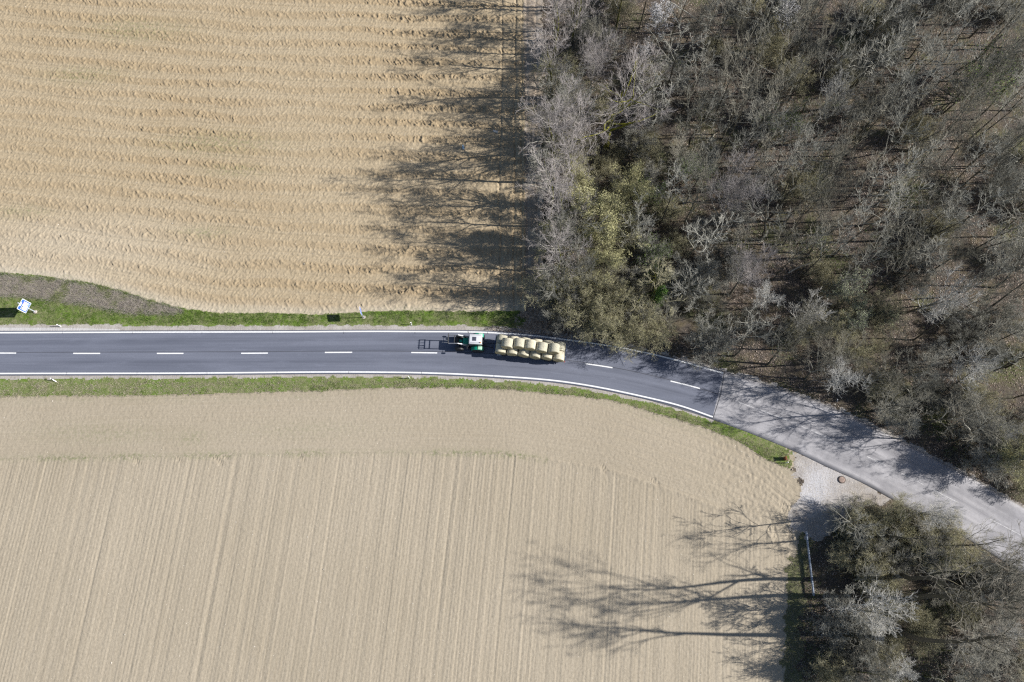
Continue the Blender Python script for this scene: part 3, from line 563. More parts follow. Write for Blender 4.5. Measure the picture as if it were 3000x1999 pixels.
LAND = []     # named landmarks for the labels: (phrase, x, y)
placed = []
def tree(kind, x, y, label, cat='tree', group=None, s=1.0, rz=None, name=None, sz=None, tilt=None):
    mt, mcn, ml = PR[kind]; name = name or ('shrub' if 'shrub' in kind else 'bare_tree'); o = empty(name, (x, y, ground_z(x, y)), random.uniform(0, 6.28) if rz is None else rz)
    o.scale = (s, s, (sz or s)); tag(o, label, cat, group)
    if tilt: o.rotation_euler = (tilt[0], tilt[1], o.rotation_euler.z)
    t = bpy.data.objects.new('stems' if 'shrub' in kind else 'trunk', mt); col.objects.link(t); t.parent = o
    c = bpy.data.objects.new('twigs' if 'shrub' in kind else 'crown', mcn); col.objects.link(c); c.parent = o
    if ml:
        f = bpy.data.objects.new('blossom' if kind == 'blossom' else 'foliage', ml); col.objects.link(f); f.parent = o
    if kind == 'ivy':
        f = bpy.data.objects.new('ivy', IVY); col.objects.link(f); f.parent = o
    rad = {'oak': 9.0, 'tall': 4, 'tall2': 4, 'beech': 6.5, 'bud': 3, 'edge': 3.2}.get(kind, 2.2)
    placed.append((x, y, rad*s, kind)); return o
def at(px, py, z): v = P(px, py, z); return float(v[0]), float(v[1])
def T(kind, px, py, zc, label, **k):
    x, y = at(px, py, zc); land = k.pop('land', None); o = tree(kind, x, y, label, **k)
    if land: LAND.append((land, x, y))
    return o
# landmark trees: pixel of the crown's middle, height of that middle
T('oak', 1800, 330, 10, 'broad old oak with mossy yellow-green limbs and spreading bare crown', s=1.08, sz=1.0, rz=2.0, name='oak_tree', land='the mossy oak')
T('beech', 2135, 590, 10, 'big fine-twigged purple-grey tree standing alone in the middle of the wood', s=1.0, land='the big twiggy tree')
T('beech', 2190, 800, 9, 'fine-twigged grey tree just below the biggest purple-grey crown', s=0.8, rz=1.0)
T('beech', 1745, 190, 10, 'reddish fine-twigged tree just above the mossy oak', s=0.85)
T('bud', 1760, 640, 6, 'yellow-green budding tree, largest of its colour at the wood edge', s=1.25, name='budding_tree', land='the yellow-green tree')
T('bud', 1840, 570, 6, 'yellow-green budding tree touching the upper right of the largest one', s=0.95, name='budding_tree')
T('bud', 1700, 540, 6, 'yellow-green budding tree between the mossy oak and the largest budding one', s=0.9, name='budding_tree')
T('bud', 1650, 690, 5, 'yellow-green budding tree squeezed between the edge row and the largest one', s=0.85, name='budding_tree')
T('bud', 1760, 770, 5, 'yellow-green budding tree just below the largest one', s=0.9, name='budding_tree')
T('bud2', 1645, 225, 5, 'olive budding tree in the edge row, near the top of the wood', s=0.9, name='budding_tree')
T('bud2', 1640, 385, 5, 'olive budding tree at the wood edge, level with the oak trunk', s=0.95, name='budding_tree')
T('bud2', 1690, 455, 5, 'olive budding tree just below the mossy oak', s=0.9, name='budding_tree')
T('pale', 2710, 1490, 6, 'pale wispy tree spreading over the lower edge of the old road', s=0.75)
T('road', 2880, 1600, 9, 'sparse bare tree with twigs over the lower edge of the old road, at the right', s=0.9)
T('bud2', 2640, 1530, 3, 'low olive tree on the bank between apron and old road', s=0.7, name='budding_tree')
T('bud2', 2760, 1600, 3, 'low olive tree on the bank farther from the apron', s=0.75, name='budding_tree')
T('bud2', 1640, 860, 4, 'olive budding tree at the corner of track and road', s=0.95, name='budding_tree')
T('bud2', 1890, 980, 3.5, 'olive budding tree leaning over the road edge line behind the trailer', s=0.8, name='budding_tree')
T('bud2', 1820, 950, 4, 'low yellow-green budding tree beside the road line, close to the bale trailer', s=0.9, name='budding_tree', land='the roadside bud tree')
T('bud2', 1720, 900, 4, 'low olive budding tree above the rear of the bale trailer', s=0.95, name='budding_tree')
T('bud2', 1790, 840, 4, 'low olive tree between the ivy-clad tree and the track mouth', s=0.95, name='budding_tree')
T('ivy', 1935, 860, 6, 'tree with bright green ivy climbing its trunk, lichen-yellow branches', s=0.95, name='ivy_clad_tree', land='the ivy-clad tree')
T('blossom', 1925, 60, 8, 'white blossoming tree near the top edge of the wood', s=1.05, name='blossom_tree', land='the white blossoming tree')
T('blossom', 1880, 150, 5, 'small white blossoming tree below the larger one', s=0.6, name='blossom_tree')
T('blossom', 2320, 20, 9, 'thin white blossoming tree at the top edge, farther right', s=0.9, name='blossom_tree')
T('pale', 2440, 280, 9, 'silvery white bare tree with round fine crown in the upper wood', s=0.85, land='the silvery round tree')
T('pale', 2500, 1775, 5.5, 'silvery bare tree at the end of the guard rail, palest crown below the road', s=1.05, land='the big silvery tree')
T('palegreen', 2490, 870, 4.5, 'round shrub-like tree in pale green leaf, larger of the two', s=1.0, name='pale_green_tree', land='the pale green tree')
T('palegreen', 2555, 915, 4, 'round shrub-like tree in pale green leaf, smaller of the two', s=0.75, name='pale_green_tree')
T('green', 2870, 240, 5, 'fresh green tree at the right of the upper wood', s=1.6, name='green_tree', land='the fresh green tree')
T('green', 2310, 350, 4, 'small fresh green tree below the silvery round one', s=0.9, name='green_tree')
T('green', 2030, 500, 3, 'small bright green tree between the oak and the big fine-twigged tree', s=0.9, name='green_tree')
T('green', 1900, 560, 3, 'small bright green tree right of the budding yellow crowns', s=0.8, name='green_tree')
T('green', 1920, 760, 3, 'small dull green tree above the ivy-clad tree', s=0.9, name='green_tree')
T('green', 1690, 820, 2.5, 'dark green young tree under the pale grey edge branches', s=0.7, name='green_tree')
T('bud', 2975, 1340, 5, 'leafy yellow-green tree at the right edge, above the old road', s=0.9, name='budding_tree', land='the right-edge leafy tree')
T('pale', 2725, 870, 7, 'grey bare tree with a wide radiating crown, in the lower right of the wood', s=1.0, land='the wide radiating tree')
T('knotty', 2185, 1010, 6, 'lichen-pale knotty tree hanging over the road edge by the pavement joint', s=0.8, land='the knotty tree by the joint')
T('pale', 2480, 1110, 6, 'pale bare tree arching over the verge of the old road', s=0.85)
T('pale', 2830, 1120, 6, 'pale bare tree on the slope above the right end of the old road', s=0.9)
T('beech2', 2350, 1000, 5, 'fuzzy grey bushy tree beside the old road, left of the arching pale tree', s=0.85)
T('beech2', 2440, 1040, 5, 'fuzzy grey-olive bushy tree directly above the arching pale tree', s=0.8)
# wood edge along the field: bases on the edge, shadows fan out over the soil
edge_y = [(30, 'edge2', 0.9), (120, 'edge', 0.8), (205, 'edge', 0.92), (285, 'edge', 0.9), (350, 'edge2', 0.75), (445, 'edge', 1.05), (535, 'edge', 1.1), (600, 'edge2', 1.05), (665, 'edge', 0.95), (730, 'edge', 1.0), (790, 'edge2', 1.0), (850, 'edge', 0.95), (885, 'edge2', 0.8)]
ordn = ['topmost', 'second', 'third', 'fourth', 'fifth', 'sixth', 'seventh', 'eighth', 'ninth', 'tenth', 'eleventh', 'twelfth', 'bottom']
for i, (py, kd, s) in enumerate(edge_y):
    x, y = at(1608, py, 0); x = x+random.uniform(-0.2, 1.2)+(0 if i % 2 else 0.4)
    tree(kd, x, y, f'{ordn[i]} in the row of bare trees lining the track beside the ploughed field', group='trees lining the farm track', s=s)
for i, (px, py, kd, s) in enumerate([(1690, 20, 'edge', 0.95), (1672, 90, 'edge2', 1.0), (1668, 160, 'edge', 0.9), (1665, 400, 'edge2', 1.0), (1668, 470, 'edge', 0.95), (1672, 735, 'edge2', 0.95), (1662, 600, 'edge', 0.95), (1662, 845, 'edge2', 0.9), (1660, 320, 'edge2', 0.8)]):
    x, y = at(px, py, 0); tree(kd, x, y, f'{ordn[i]} bare tree in the second row behind the farm track', group='trees of the second row behind the farm track', s=s)
for i, (px, py, s) in enumerate([(2250, 1068, 0.8), (2360, 1110, 0.75), (2560, 1204, 0.95), (2705, 1243, 0.9), (2800, 1290, 1.0), (2920, 1370, 0.85), (2480, 1150, 0.7)]):
    x, y = at(px, py, 0); tree('road', x, y, f"{['leftmost', 'second', 'fourth', 'fifth', 'sixth', 'rightmost', 'third'][i]} of the bare trees above the pale old road, counted from left", group='bare trees above the old road', s=s)
# tall trees below the road, long trunk shadows over the sown field
for px, py, kd, s, lb in ((2618, 1678, 'tall2', 1.0, 'tall dark-trunked tree below the road, its branches reaching over the old pavement'), (2612, 1762, 'tall', 0.98, 'tall dark-trunked tree behind the big silvery one below the road'),
                          (2622, 1852, 'tall', 1.04, 'tallest dark-trunked tree of the lower wood, standing nearest the bottom right corner'), (2560, 1560, 'tall2', 0.55, 'forked dark tree on the grassy bank between apron and old road'),
                          (2505, 1700, 'edge2', 0.6, 'small dark tree just above the big silvery tree below the road'), (2490, 1870, 'road', 0.75, 'medium dark tree below the big silvery tree, near the bottom edge'), (2475, 1960, 'edge2', 0.7, 'medium bare tree cut by the bottom edge, nearest the sown field'), (2455, 1800, 'shrubpale', 1.2, 'pale bush at the left foot of the big silvery tree'),
                          (2450, 1525, 'knotty', 0.8, 'slender dark tree leaning at the corner of the pale gravel apron')):
    x, y = at(px, py, 0); tree(kd, x, y, lb, s=s, cat='shrub' if 'shrub' in kd else 'tree')
LAND.append(('the gravel apron', *at(2450, 1450, 0))); LAND.append(('the bottom right corner', *at(2950, 1950, 0))); LAND.append(('the top right corner', *at(2990, 20, 8))); LAND.append(('the dark hollow', *at(2330, 600, 0)))
# fill trees, each labelled by its nearest landmark
NUM = ['nearest', 'second nearest', 'third nearest', 'fourth nearest', 'fifth nearest', 'sixth nearest', 'seventh nearest', 'eighth nearest', 'ninth nearest', 'tenth nearest', 'eleventh nearest', 'twelfth nearest']
DIRS = ['right', 'upper right', 'above', 'upper left', 'left', 'lower left', 'below', 'lower right']
fill = []
def ok(x, y, d, extra=0):
    for (a, b, r, k) in placed:
        if (a-x)**2+(b-y)**2 < max(d, r*0.8+extra)**2: return False
    return True
def frame_px(x, y, z):
    # photo pixel of a world point, to leave out what lies wholly outside the frame
    dy_, dz_ = y, z-H; f = dy_*math.sin(TILT)-dz_*math.cos(TILT); u = dy_*math.cos(TILT)+dz_*math.sin(TILT); return 1500+F*x/f, 999.5-F*u/f
def inwood(x, y, m=1.2):
    if y > float(paveT(x))+m and x > XPATH1+2: return 1
    if y < float(paveB(x))-m and x > XFIELDR+7.5:
        X = np.array([x]); Y = np.array([y])
        if not inpoly(X, Y, apron)[0] and polyd(X, Y, apron)[0] > 1.0: return 2
    return 0
cnt = 0; tries = 0
while cnt < 205 and tries < 20000:
    tries += 1; x = random.uniform(6, 86); y = random.uniform(-14, 90); w = inwood(x, y, 2.2)
    if not w or not ok(x, y, 3.9 if x < 24 else (2.7 if y > 45 else 3.3)): continue
    u, v = frame_px(x, y, 8)
    if not (1500 < u < 3080 and -60 < v < 2080): continue
    nearroad = (w == 1 and y-float(paveT(x)) < 13)
    if w == 2:
        if x < 50 and y > 2 and random.random() < 0.5: continue
        kd = random.choice(['beech2', 'pale', 'slim3', 'edge2', 'road']); s = random.uniform(0.5, 0.8)
        if x < 46 and y > 0: continue
    elif x < 20: kd = random.choice(['edge2', 'beech2', 'edge', 'bud2', 'road', 'knotty']); s = random.uniform(0.6, 0.95)
    elif nearroad: kd = random.choice(['beech2', 'edge2', 'bud2', 'knotty', 'pale', 'road']); s = random.uniform(0.5, 0.8)
    else: kd = random.choice(['slim', 'slim2', 'slim3', 'knotty', 'slim', 'slim2', 'slim', 'beech2', 'slim3']); s = random.uniform(0.8, 1.12) * (0.75 if 'beech' in kd else 1)
    fill.append([kd, x, y, s, w]); placed.append((x, y, 1.5, kd)); cnt += 1
shr = []; tries = 0
while len(shr) < 120 and tries < 9000:
    tries += 1; x = random.uniform(5.5, 84); y = random.uniform(-14, 88); w = inwood(x, y, 1.8)
    if not w or x < 6.2: continue
    close = (x < 9 or (w == 1 and y-float(paveT(x)) < 10) or w == 2)
    if not close and random.random() < 0.72: continue
    if any((a-x)**2+(b-y)**2 < 2.0**2 for (a, b, r, k) in placed): continue
    u, v = frame_px(x, y, 2)
    if not (1500 < u < 3040 and -40 < v < 2050): continue
    kd = random.choice(['shrub', 'shrub2', 'shrub', 'shrub2', 'shrubpale']) if w == 1 else random.choice(['shrub', 'shrub2', 'shrubpale', 'shrub2'])
    shr.append([kd, x, y, random.uniform(0.7, 1.2), w]); placed.append((x, y, 1.0, kd))
for px, py, kd, s in ((2515, 1535, 'shrub2', 1.05), (2520, 1590, 'shrub', 1.1), (2525, 1650, 'shrub2', 1.1), (2560, 1700, 'shrub2', 1.0), (2590, 1540, 'shrub2', 0.8), (2650, 1570, 'shrub2', 0.8), (2700, 1560, 'shrub2', 0.9), (2740, 1590, 'shrub2', 0.8), (2690, 1620, 'shrubpale', 0.9), (2820, 1640, 'shrub2', 0.9), (2860, 1690, 'shrubpale', 1.0), (2600, 1630, 'shrub', 0.9), (2440, 1900, 'shrub', 0.9), (2420, 1960, 'shrub2', 1.0), (2490, 1940, 'shrub', 1.1)):
    x, y = at(px, py, 0); shr.append([kd, x, y, s, 2])
ADJ = {'slim': 'slim bare tree', 'slim2': 'slim pale-twigged tree', 'slim3': 'thin bare tree', 'knotty': 'crooked bare tree', 'beech': 'fine-twigged tree', 'beech2': 'bushy grey tree', 'pale': 'pale bare tree', 'edge': 'wide bare tree', 'edge2': 'rounded bare tree', 'bud2': 'low budding tree', 'road': 'sparse bare tree',
       'shrub': 'bare grey shrub', 'shrub2': 'olive budding shrub', 'shrubpale': 'pale twiggy shrub'}
buck = {}
for it in fill+shr:
    kd, x, y, s, w = it; best = min(LAND, key=lambda l: (l[1]-x)**2+(l[2]-y)**2); dx, dy = x-best[1], y-best[2]
    dr = DIRS[int(round(math.atan2(dy, dx)/(math.pi/4))) % 8]; buck.setdefault((ADJ[kd], best[0], dr), []).append((math.hypot(dx, dy), it))
for (ad, ln, dr), L_ in buck.items():
    L_.sort(key=lambda t: t[0])
    for i, (dist, it) in enumerate(L_):
        kd, x, y, s, w = it; shrub = 'shrub' in kd; where = {'above': 'above', 'below': 'below'}.get(dr, 'to the '+dr+' of')
        where = where.replace('to the ', '').replace(' of', ' of'); lb = f'{ad} {where} {ln}' if len(L_) == 1 else f'{ad}, {NUM[min(i, 11)]} {where} {ln}'
        tree(kd, x, y, lb, cat='shrub' if shrub else 'tree', group='shrubs of the undergrowth' if shrub else 'trees filling the wood', s=s, name='budding_tree' if kd == 'bud2' else None, sz=s*random.uniform(0.85, 1.2), tilt=(random.gauss(0, 0.05), random.gauss(0, 0.05)))

# fallen and leaning pale branches in the upper wood
def fallen(px0, py0, px1, py1, r, label, z0=0.15, z1=0.15, seed=0):
    g = np.random.default_rng(seed); a = PV(px0, py0, z0); b = PV(px1, py1, z1); d = np.array(b-a); L = np.linalg.norm(d)
    a_ = np.array(a); p, rad = grow(np.zeros((1, 3)), d[None], np.array([L]), np.array([r]), 9, 0.05, 0, 0.35, g)
    s, dd_, l, rr = spawn(p, rad, np.array([L]), 6, 0.45, 1.0, 0.6, 0.28, 0.5, g); dd_[:, 2] = np.abs(dd_[:, 2])*0.4; p2, r2 = grow(s, dd_, l, rr, 4, 0.12, 0, 0.3, g)
    o = empty('fallen_branch', a); tag(o, label, 'fallen branch', 'pale fallen branches in the upper wood')
    v, q = tubes(p, rad, 7); link('stem', npmesh('stem', v, q, 4, True), [B_pale], o); v, q = tubes(p2, r2, 4); link('side_twigs', npmesh('side_twigs', v, q, 4, True), [B_pale], o)
for i, (a, b, c, d, r, z1, lb) in enumerate([(2050, 295, 2240, 278, 0.13, 1.2, 'long pale fallen branch lying level right of the oak'), (2045, 270, 2170, 292, 0.10, 0.3, 'pale fallen branch crossing the level one at a low angle'),
    (2070, 265, 2150, 285, 0.09, 0.8, 'short pale branch on top of the crossed pair right of the oak'), (1935, 106, 2030, 90, 0.10, 0.5, 'pale bent branch below the white blossoming tree'), (2000, 95, 2033, 58, 0.09, 1.0, 'short upright pale branch right of the white blossoming tree'),
    (2060, 180, 2100, 155, 0.12, 0.3, 'pale broken log pair piece above the crossed branches'), (2105, 135, 2272, 242, 0.14, 3.0, 'long pale diagonal branch running down right in the upper wood'), (2523, 55, 2684, 118, 0.17, 5.0, 'long curved pale trunk lying diagonally near the top right'),
    (1960, 5, 2120, 72, 0.12, 4.0, 'pale branch slanting down from the top edge'), (2150, 45, 2215, 70, 0.14, 1.0, 'thick pale branch end near the top edge'), (2130, 355, 2280, 310, 0.09, 1.5, 'thin pale branch rising right above the dark hollow'), (1938, 268, 1990, 312, 0.08, 0.3, 'short pale branch lying beside the oak crown'),
    (2310, 800, 2400, 740, 0.12, 3.0, 'pale forked branch at the lower edge of the dark hollow'), (2082, 412, 2094, 392, 0.13, 0.3, 'stubby pale log in the shade below the crossed branches')]):
    fallen(a, b, c, d, r, lb, 0.15, z1, 50+i)

# ------------------------------------------------------------------ vehicles, bales, signs, posts
class MB:
    "collects primitives of one part"
    def __init__(s): s.b = bmesh.new()
    def box(s, c, size, bev=0.0, rot=None, taper=None):
        t = bmesh.new(); bmesh.ops.create_cube(t, size=1)
        for v in t.verts:
            v.co = Vector((v.co.x*size[0], v.co.y*size[1], v.co.z*size[2]))
            if taper and v.co.z > 0: v.co.x *= taper[0]; v.co.y *= taper[1]
        if bev: bmesh.ops.bevel(t, geom=t.edges[:], offset=bev, segments=3, profile=0.5, affect='EDGES')
        m = Matrix.Translation(c) @ (rot.to_4x4() if rot else Matrix.Identity(4)); t.transform(m); s.add(t); return s
    def cyl(s, c, r, h, axis='Z', seg=24, r2=None, bev=0.0):
        t = bmesh.new(); bmesh.ops.create_cone(t, cap_ends=True, segments=seg, radius1=r, radius2=r if r2 is None else r2, depth=h)
        if bev: bmesh.ops.bevel(t, geom=[e for e in t.edges if len(e.link_faces) == 2 and any(len(f.verts) > 4 for f in e.link_faces)], offset=bev, segments=3, profile=0.5, affect='EDGES')
        R_ = {'Z': Matrix.Identity(4), 'Y': Matrix.Rotation(R(90), 4, 'X'), 'X': Matrix.Rotation(R(90), 4, 'Y')}[axis]; t.transform(Matrix.Translation(c) @ R_); s.add(t); return s
    def bar(s, a, b, r, seg=8, flat=None):
        a, b = Vector(a), Vector(b); d = b-a; t = bmesh.new()
        if flat: bmesh.ops.create_cube(t, size=1); t.transform(Matrix.Diagonal((flat[0], flat[1], d.length, 1)))
        else: bmesh.ops.create_cone(t, cap_ends=True, segments=seg, radius1=r, radius2=r, depth=d.length)
        t.transform(Matrix.Translation((a+b)/2) @ d.to_track_quat('Z', 'Y').to_matrix().to_4x4()); s.add(t); return s
    def lathe(s, prof, axis='Y', c=(0, 0, 0), seg=40):
        t = bmesh.new(); rings = []
        for (u, r) in prof: rings.append([t.verts.new((r*math.cos(2*math.pi*k/seg), u, r*math.sin(2*math.pi*k/seg))) for k in range(seg)])
        for A, B in zip(rings, rings[1:]):
            for k in range(seg): t.faces.new((A[k], A[(k+1) % seg], B[(k+1) % seg], B[k]))
        t.faces.new(rings[0]); t.faces.new(rings[-1][::-1]); bmesh.ops.recalc_face_normals(t, faces=t.faces[:]); t.transform(Matrix.Translation(c)); s.add(t); return s
    def prism(s, pts, y0, y1, bev=0.0):
        "polygon in x,z pulled along y"
        t = bmesh.new(); A = [t.verts.new((p[0], y0, p[1])) for p in pts]; B = [t.verts.new((p[0], y1, p[1])) for p in pts]; n = len(pts)
        t.faces.new(A); t.faces.new(B[::-1])
        for k in range(n): t.faces.new((A[k], B[k], B[(k+1) % n], A[(k+1) % n]))
        bmesh.ops.recalc_face_normals(t, faces=t.faces[:])
        if bev: bmesh.ops.bevel(t, geom=t.edges[:], offset=bev, segments=2, profile=0.5, affect='EDGES')
        s.add(t); return s
    def add(s, t):
        me = bpy.data.meshes.new('t'); t.to_mesh(me); t.free(); s.b.from_mesh(me); bpy.data.meshes.remove(me)
    def build(s, name, mat, parent=None, smooth=True):
        me = bpy.data.meshes.new(name); s.b.to_mesh(me); s.b.free()
        o = link(name, me, [mat] if not isinstance(mat, list) else mat, parent)
        if smooth:
            me.polygons.foreach_set('use_smooth', [True]*len(me.polygons)); me.set_sharp_from_angle(angle=R(35))
        return o
Pt = dict(green=plain('tractor_green', (0.008, 0.28, 0.18), 0.35, 0.5), mint=plain('mint_fender', (0.42, 0.68, 0.50), 0.4, 0.5), white=plain('white_roof_paint', (0.62, 0.62, 0.65), 0.35, 0.5, var=0.05), black=plain('black_paint', (0.018, 0.019, 0.022), 0.5),
          rubber=plain('tyre_rubber', (0.022, 0.022, 0.024), 0.85), rim=plain('grey_rim', (0.50, 0.51, 0.54), 0.45), steel=plain('bare_steel', (0.42, 0.43, 0.45), 0.35, 0.5, 0.6), glass=plain('dark_glass', (0.02, 0.025, 0.03), 0.08, 0.6),
          blue=plain('trailer_blue', (0.035, 0.085, 0.19), 0.45), deck=plain('trailer_deck', (0.09, 0.085, 0.08), 0.8), amber=plain('amber_lens', (0.8, 0.3, 0.03), 0.3), red=plain('red_lens', (0.5, 0.02, 0.02), 0.3), hatch=plain('roof_hatch_tint', (0.07, 0.075, 0.10), 0.25), lightg=plain('light_grey_metal', (0.5, 0.52, 0.55), 0.4))
def wheel(parent, x, y, r, w, out, ribs=22, name='wheel'):
    g = empty(name, (0, 0, 0)); g.parent = parent; g.location = (x, y, r)
    t = MB(); t.lathe([(-w/2, r*0.56), (-w/2, r*0.80), (-w*0.42, r*0.93), (-w*0.2, r*0.97), (w*0.2, r*0.97), (w*0.42, r*0.93), (w/2, r*0.80), (w/2, r*0.56)])
    for k in range(ribs):
        a = 2*math.pi*k/ribs
        for sgn in (-1, 1):
            aa = a+(0.5 if sgn > 0 else 0)*2*math.pi/ribs; m = Matrix.Rotation(-aa, 3, 'Y') @ Matrix.Rotation(R(35)*sgn, 3, 'X')
            c = Matrix.Rotation(-aa, 3, 'Y') @ Vector((r*0.975, sgn*w*0.24, 0)); t.box(c, (r*0.06, w*0.5, r*0.055), 0, m)
    t.build('tyre', Pt['rubber'], g)
    m = MB(); m.lathe([(-w*0.46, r*0.57), (-w*0.30, r*0.50), (-w*0.12, r*0.46), (w*0.12, r*0.46), (w*0.30, r*0.50), (w*0.46, r*0.57)]); m.cyl((0, out*w*0.26, 0), r*0.22, w*0.3, 'Y', 20)
    for k in range(8): m.cyl((r*0.15*math.cos(k*math.pi/4), out*w*0.42, r*0.15*math.sin(k*math.pi/4)), r*0.025, 0.03, 'Y', 8)
    m.build('rim', Pt['rim'], g); return g
def heading(p, q): return math.atan2(q[1]-p[1], q[0]-p[0])
# tractor: local +x is forward, origin under the rear axle
ra = PV(1402, 1011, 0.0); fa = PV(1350, 1009.0, 0.0)
tr = empty('tractor', (ra.x, ra.y, 0.046), heading(ra, fa)); tr.scale = (1.1, 1.1, 1.08); tag(tr, 'green tractor with white cab roof and raised front loader, pulling the bale trailer', 'tractor')
for sy in (1, -1): wheel(tr, 0, sy*0.86, 0.80, 0.46, sy, 22, 'rear_wheel'); wheel(tr, 2.4, sy*0.80, 0.56, 0.36, sy, 18, 'front_wheel')
c = MB(); c.box((1.1, 0, 0.78), (3.0, 0.42, 0.42), 0.05); c.box((0, 0, 0.8), (0.5, 1.3, 0.34), 0.05); c.box((2.4, 0, 0.56), (0.22, 1.3, 0.2), 0.03); c.bar((-0.5, 0, 0.55), (-0.95, 0, 0.5), 0.05); c.box((-0.45, 0, 0.9), (0.35, 0.7, 0.5), 0.04)
for sy in (1, -1): c.bar((-0.4, sy*0.35, 0.9), (-1.0, sy*0.35, 0.55), 0.04); c.box((0.95, sy*0.62, 0.62), (0.6, 0.34, 0.36), 0.06)
c.build('chassis', Pt['black'], tr)
h = MB(); h.prism([(1.15, 1.02), (1.15, 1.72), (1.5, 1.72), (1.95, 1.66), (1.95, 1.02)], -0.42, 0.42, 0.05); hood = h.build('hood', Pt['green'], tr)
e = MB(); e.prism([(1.96, 1.0), (1.96, 1.64), (2.55, 1.54), (2.92, 1.40), (2.98, 1.05), (2.92, 0.8), (1.96, 0.8)], -0.37, 0.37, 0.05); e.box((2.99, 0, 1.12), (0.06, 0.56, 0.5), 0.02); e.build('engine_cover', Pt['black'], tr)
e = MB(); e.box((2.2, 0, 1.64), (0.36, 0.34, 0.05), 0.02); e.build('hood_panel', Pt['green'], tr)
for sy in (1, -1): l = MB(); l.cyl((3.03, sy*0.2, 1.28), 0.09, 0.05, 'X', 16); l.build('headlight', Pt['lightg'], tr)
e = MB(); e.bar((1.7, -0.5, 1.1), (1.7, -0.5, 2.35), 0.05); e.cyl((1.7, -0.5, 1.6), 0.09, 0.6); e.build('exhaust_pipe', Pt['black'], tr)
cb = MB(); cb.prism([(-0.40, 1.15), (-0.55, 2.62), (1.05, 2.62), (1.22, 1.6), (1.16, 1.0), (0.2, 0.9)], -0.62, 0.62, 0.04); cb.build('cab_glass', Pt['glass'], tr)
cb = MB()
for sy in (1, -1):
    for a, b in (((-0.42, 1.15), (-0.56, 2.64)), ((1.22, 1.6), (1.06, 2.64)), ((1.16, 1.0), (1.22, 1.6)), ((0.25, 0.95), (0.2, 2.64))): cb.bar((a[0], sy*0.63, a[1]), (b[0], sy*0.63, b[1]), 0.035)
cb.build('cab_frame', Pt['black'], tr)
rf = MB(); rf.box((0.28, 0, 2.74), (1.74, 1.36, 0.24), 0.10, taper=(0.92, 0.92)); roof = rf.build('cab_roof', Pt['white'], tr)
for s_ in (0.50, -0.50): g = MB(); g.box((0.28, s_, 2.863), (1.3, 0.035, 0.012), 0.0); g.build('roof_groove', Pt['hatch'], roof)
g = MB(); g.box((0.42, 0, 2.875), (0.50, 0.52, 0.035), 0.012); g.build('roof_hatch', Pt['hatch'], roof)
g = MB(); g.cyl((-0.40, 0.46, 2.93), 0.07, 0.14, bev=0.015); g.build('beacon', Pt['amber'], roof)
for sy in (1, -1):
    f = MB(); pts = [(0.92*math.cos(R(a)), 0.80+0.92*math.sin(R(a))) for a in range(20, 150, 10)]; pts2 = [(0.86*math.cos(R(a)), 0.80+0.86*math.sin(R(a))) for a in range(140, 10, -10)]
    f.prism(pts+pts2, sy*0.66, sy*1.10); f.build('fender', Pt['green'], tr)
    f = MB(); f.box((-0.28, sy*0.86, 1.74), (0.55, 0.42, 0.10), 0.04); f.build('fender_top', Pt['mint'], tr)
    f = MB(); f.prism([(2.4+0.62*math.cos(R(a)), 0.56+0.64*math.sin(R(a))) for a in range(25, 160, 12)]+[(2.4+0.58*math.cos(R(a)), 0.56+0.60*math.sin(R(a))) for a in range(157, 20, -12)], sy*0.62, sy*0.98); f.build('front_fender', Pt['black'], tr)
    f = MB(); f.bar((1.15, sy*0.72, 2.35), (1.30, sy*1.10, 2.35), 0.02); f.box((1.32, sy*1.12, 2.2), (0.05, 0.22, 0.36), 0.02); f.build('mirror', Pt['black'], tr)
    f = MB(); f.cyl((-0.58, sy*0.6, 2.45), 0.06, 0.05, 'X', 12); f.build('work_light', Pt['lightg'], tr)
    a = MB(); a.bar((1.10, sy*0.56, 0.9), (1.15, sy*0.56, 1.75), 0, flat=(0.12, 0.16)); a.build('loader_bracket', Pt['black'], tr)
    a = MB(); a.bar((1.15, sy*0.56, 1.75), (2.55, sy*0.56, 2.40), 0, flat=(0.09, 0.14)); a.bar((2.50, sy*0.56, 2.39), (3.75, sy*0.56, 2.25), 0, flat=(0.09, 0.14)); a.bar((1.4, sy*0.56, 1.2), (2.2, sy*0.56, 2.2), 0.04); a.build('loader_arm', Pt['lightg'] if 0 else Pt['steel'], tr)
a = MB(); a.bar((3.0, -0.56, 2.33), (3.0, 0.56, 2.33), 0.05); a.bar((3.75, -0.62, 2.25), (3.75, 0.62, 2.25), 0.05); a.bar((3.75, -0.62, 2.75), (3.75, 0.62, 2.75), 0.045)
for sy in (-0.62, -0.2, 0.2, 0.62): a.bar((3.75, sy, 2.2), (3.75, sy, 2.78), 0.035)
fk = a.build('loader_fork', Pt['black'], tr)
for sy in (-0.45, -0.15, 0.15, 0.45): t_ = MB(); t_.bar((3.75, sy, 2.22), (4.55, sy, 2.34), 0.022); t_.build('tine', Pt['steel'], fk)
# trailer: local +x is forward, origin under the deck centre
t0 = PV(1452, 1018, 0.0); t1_ = PV(1655, 1043, 0.0)
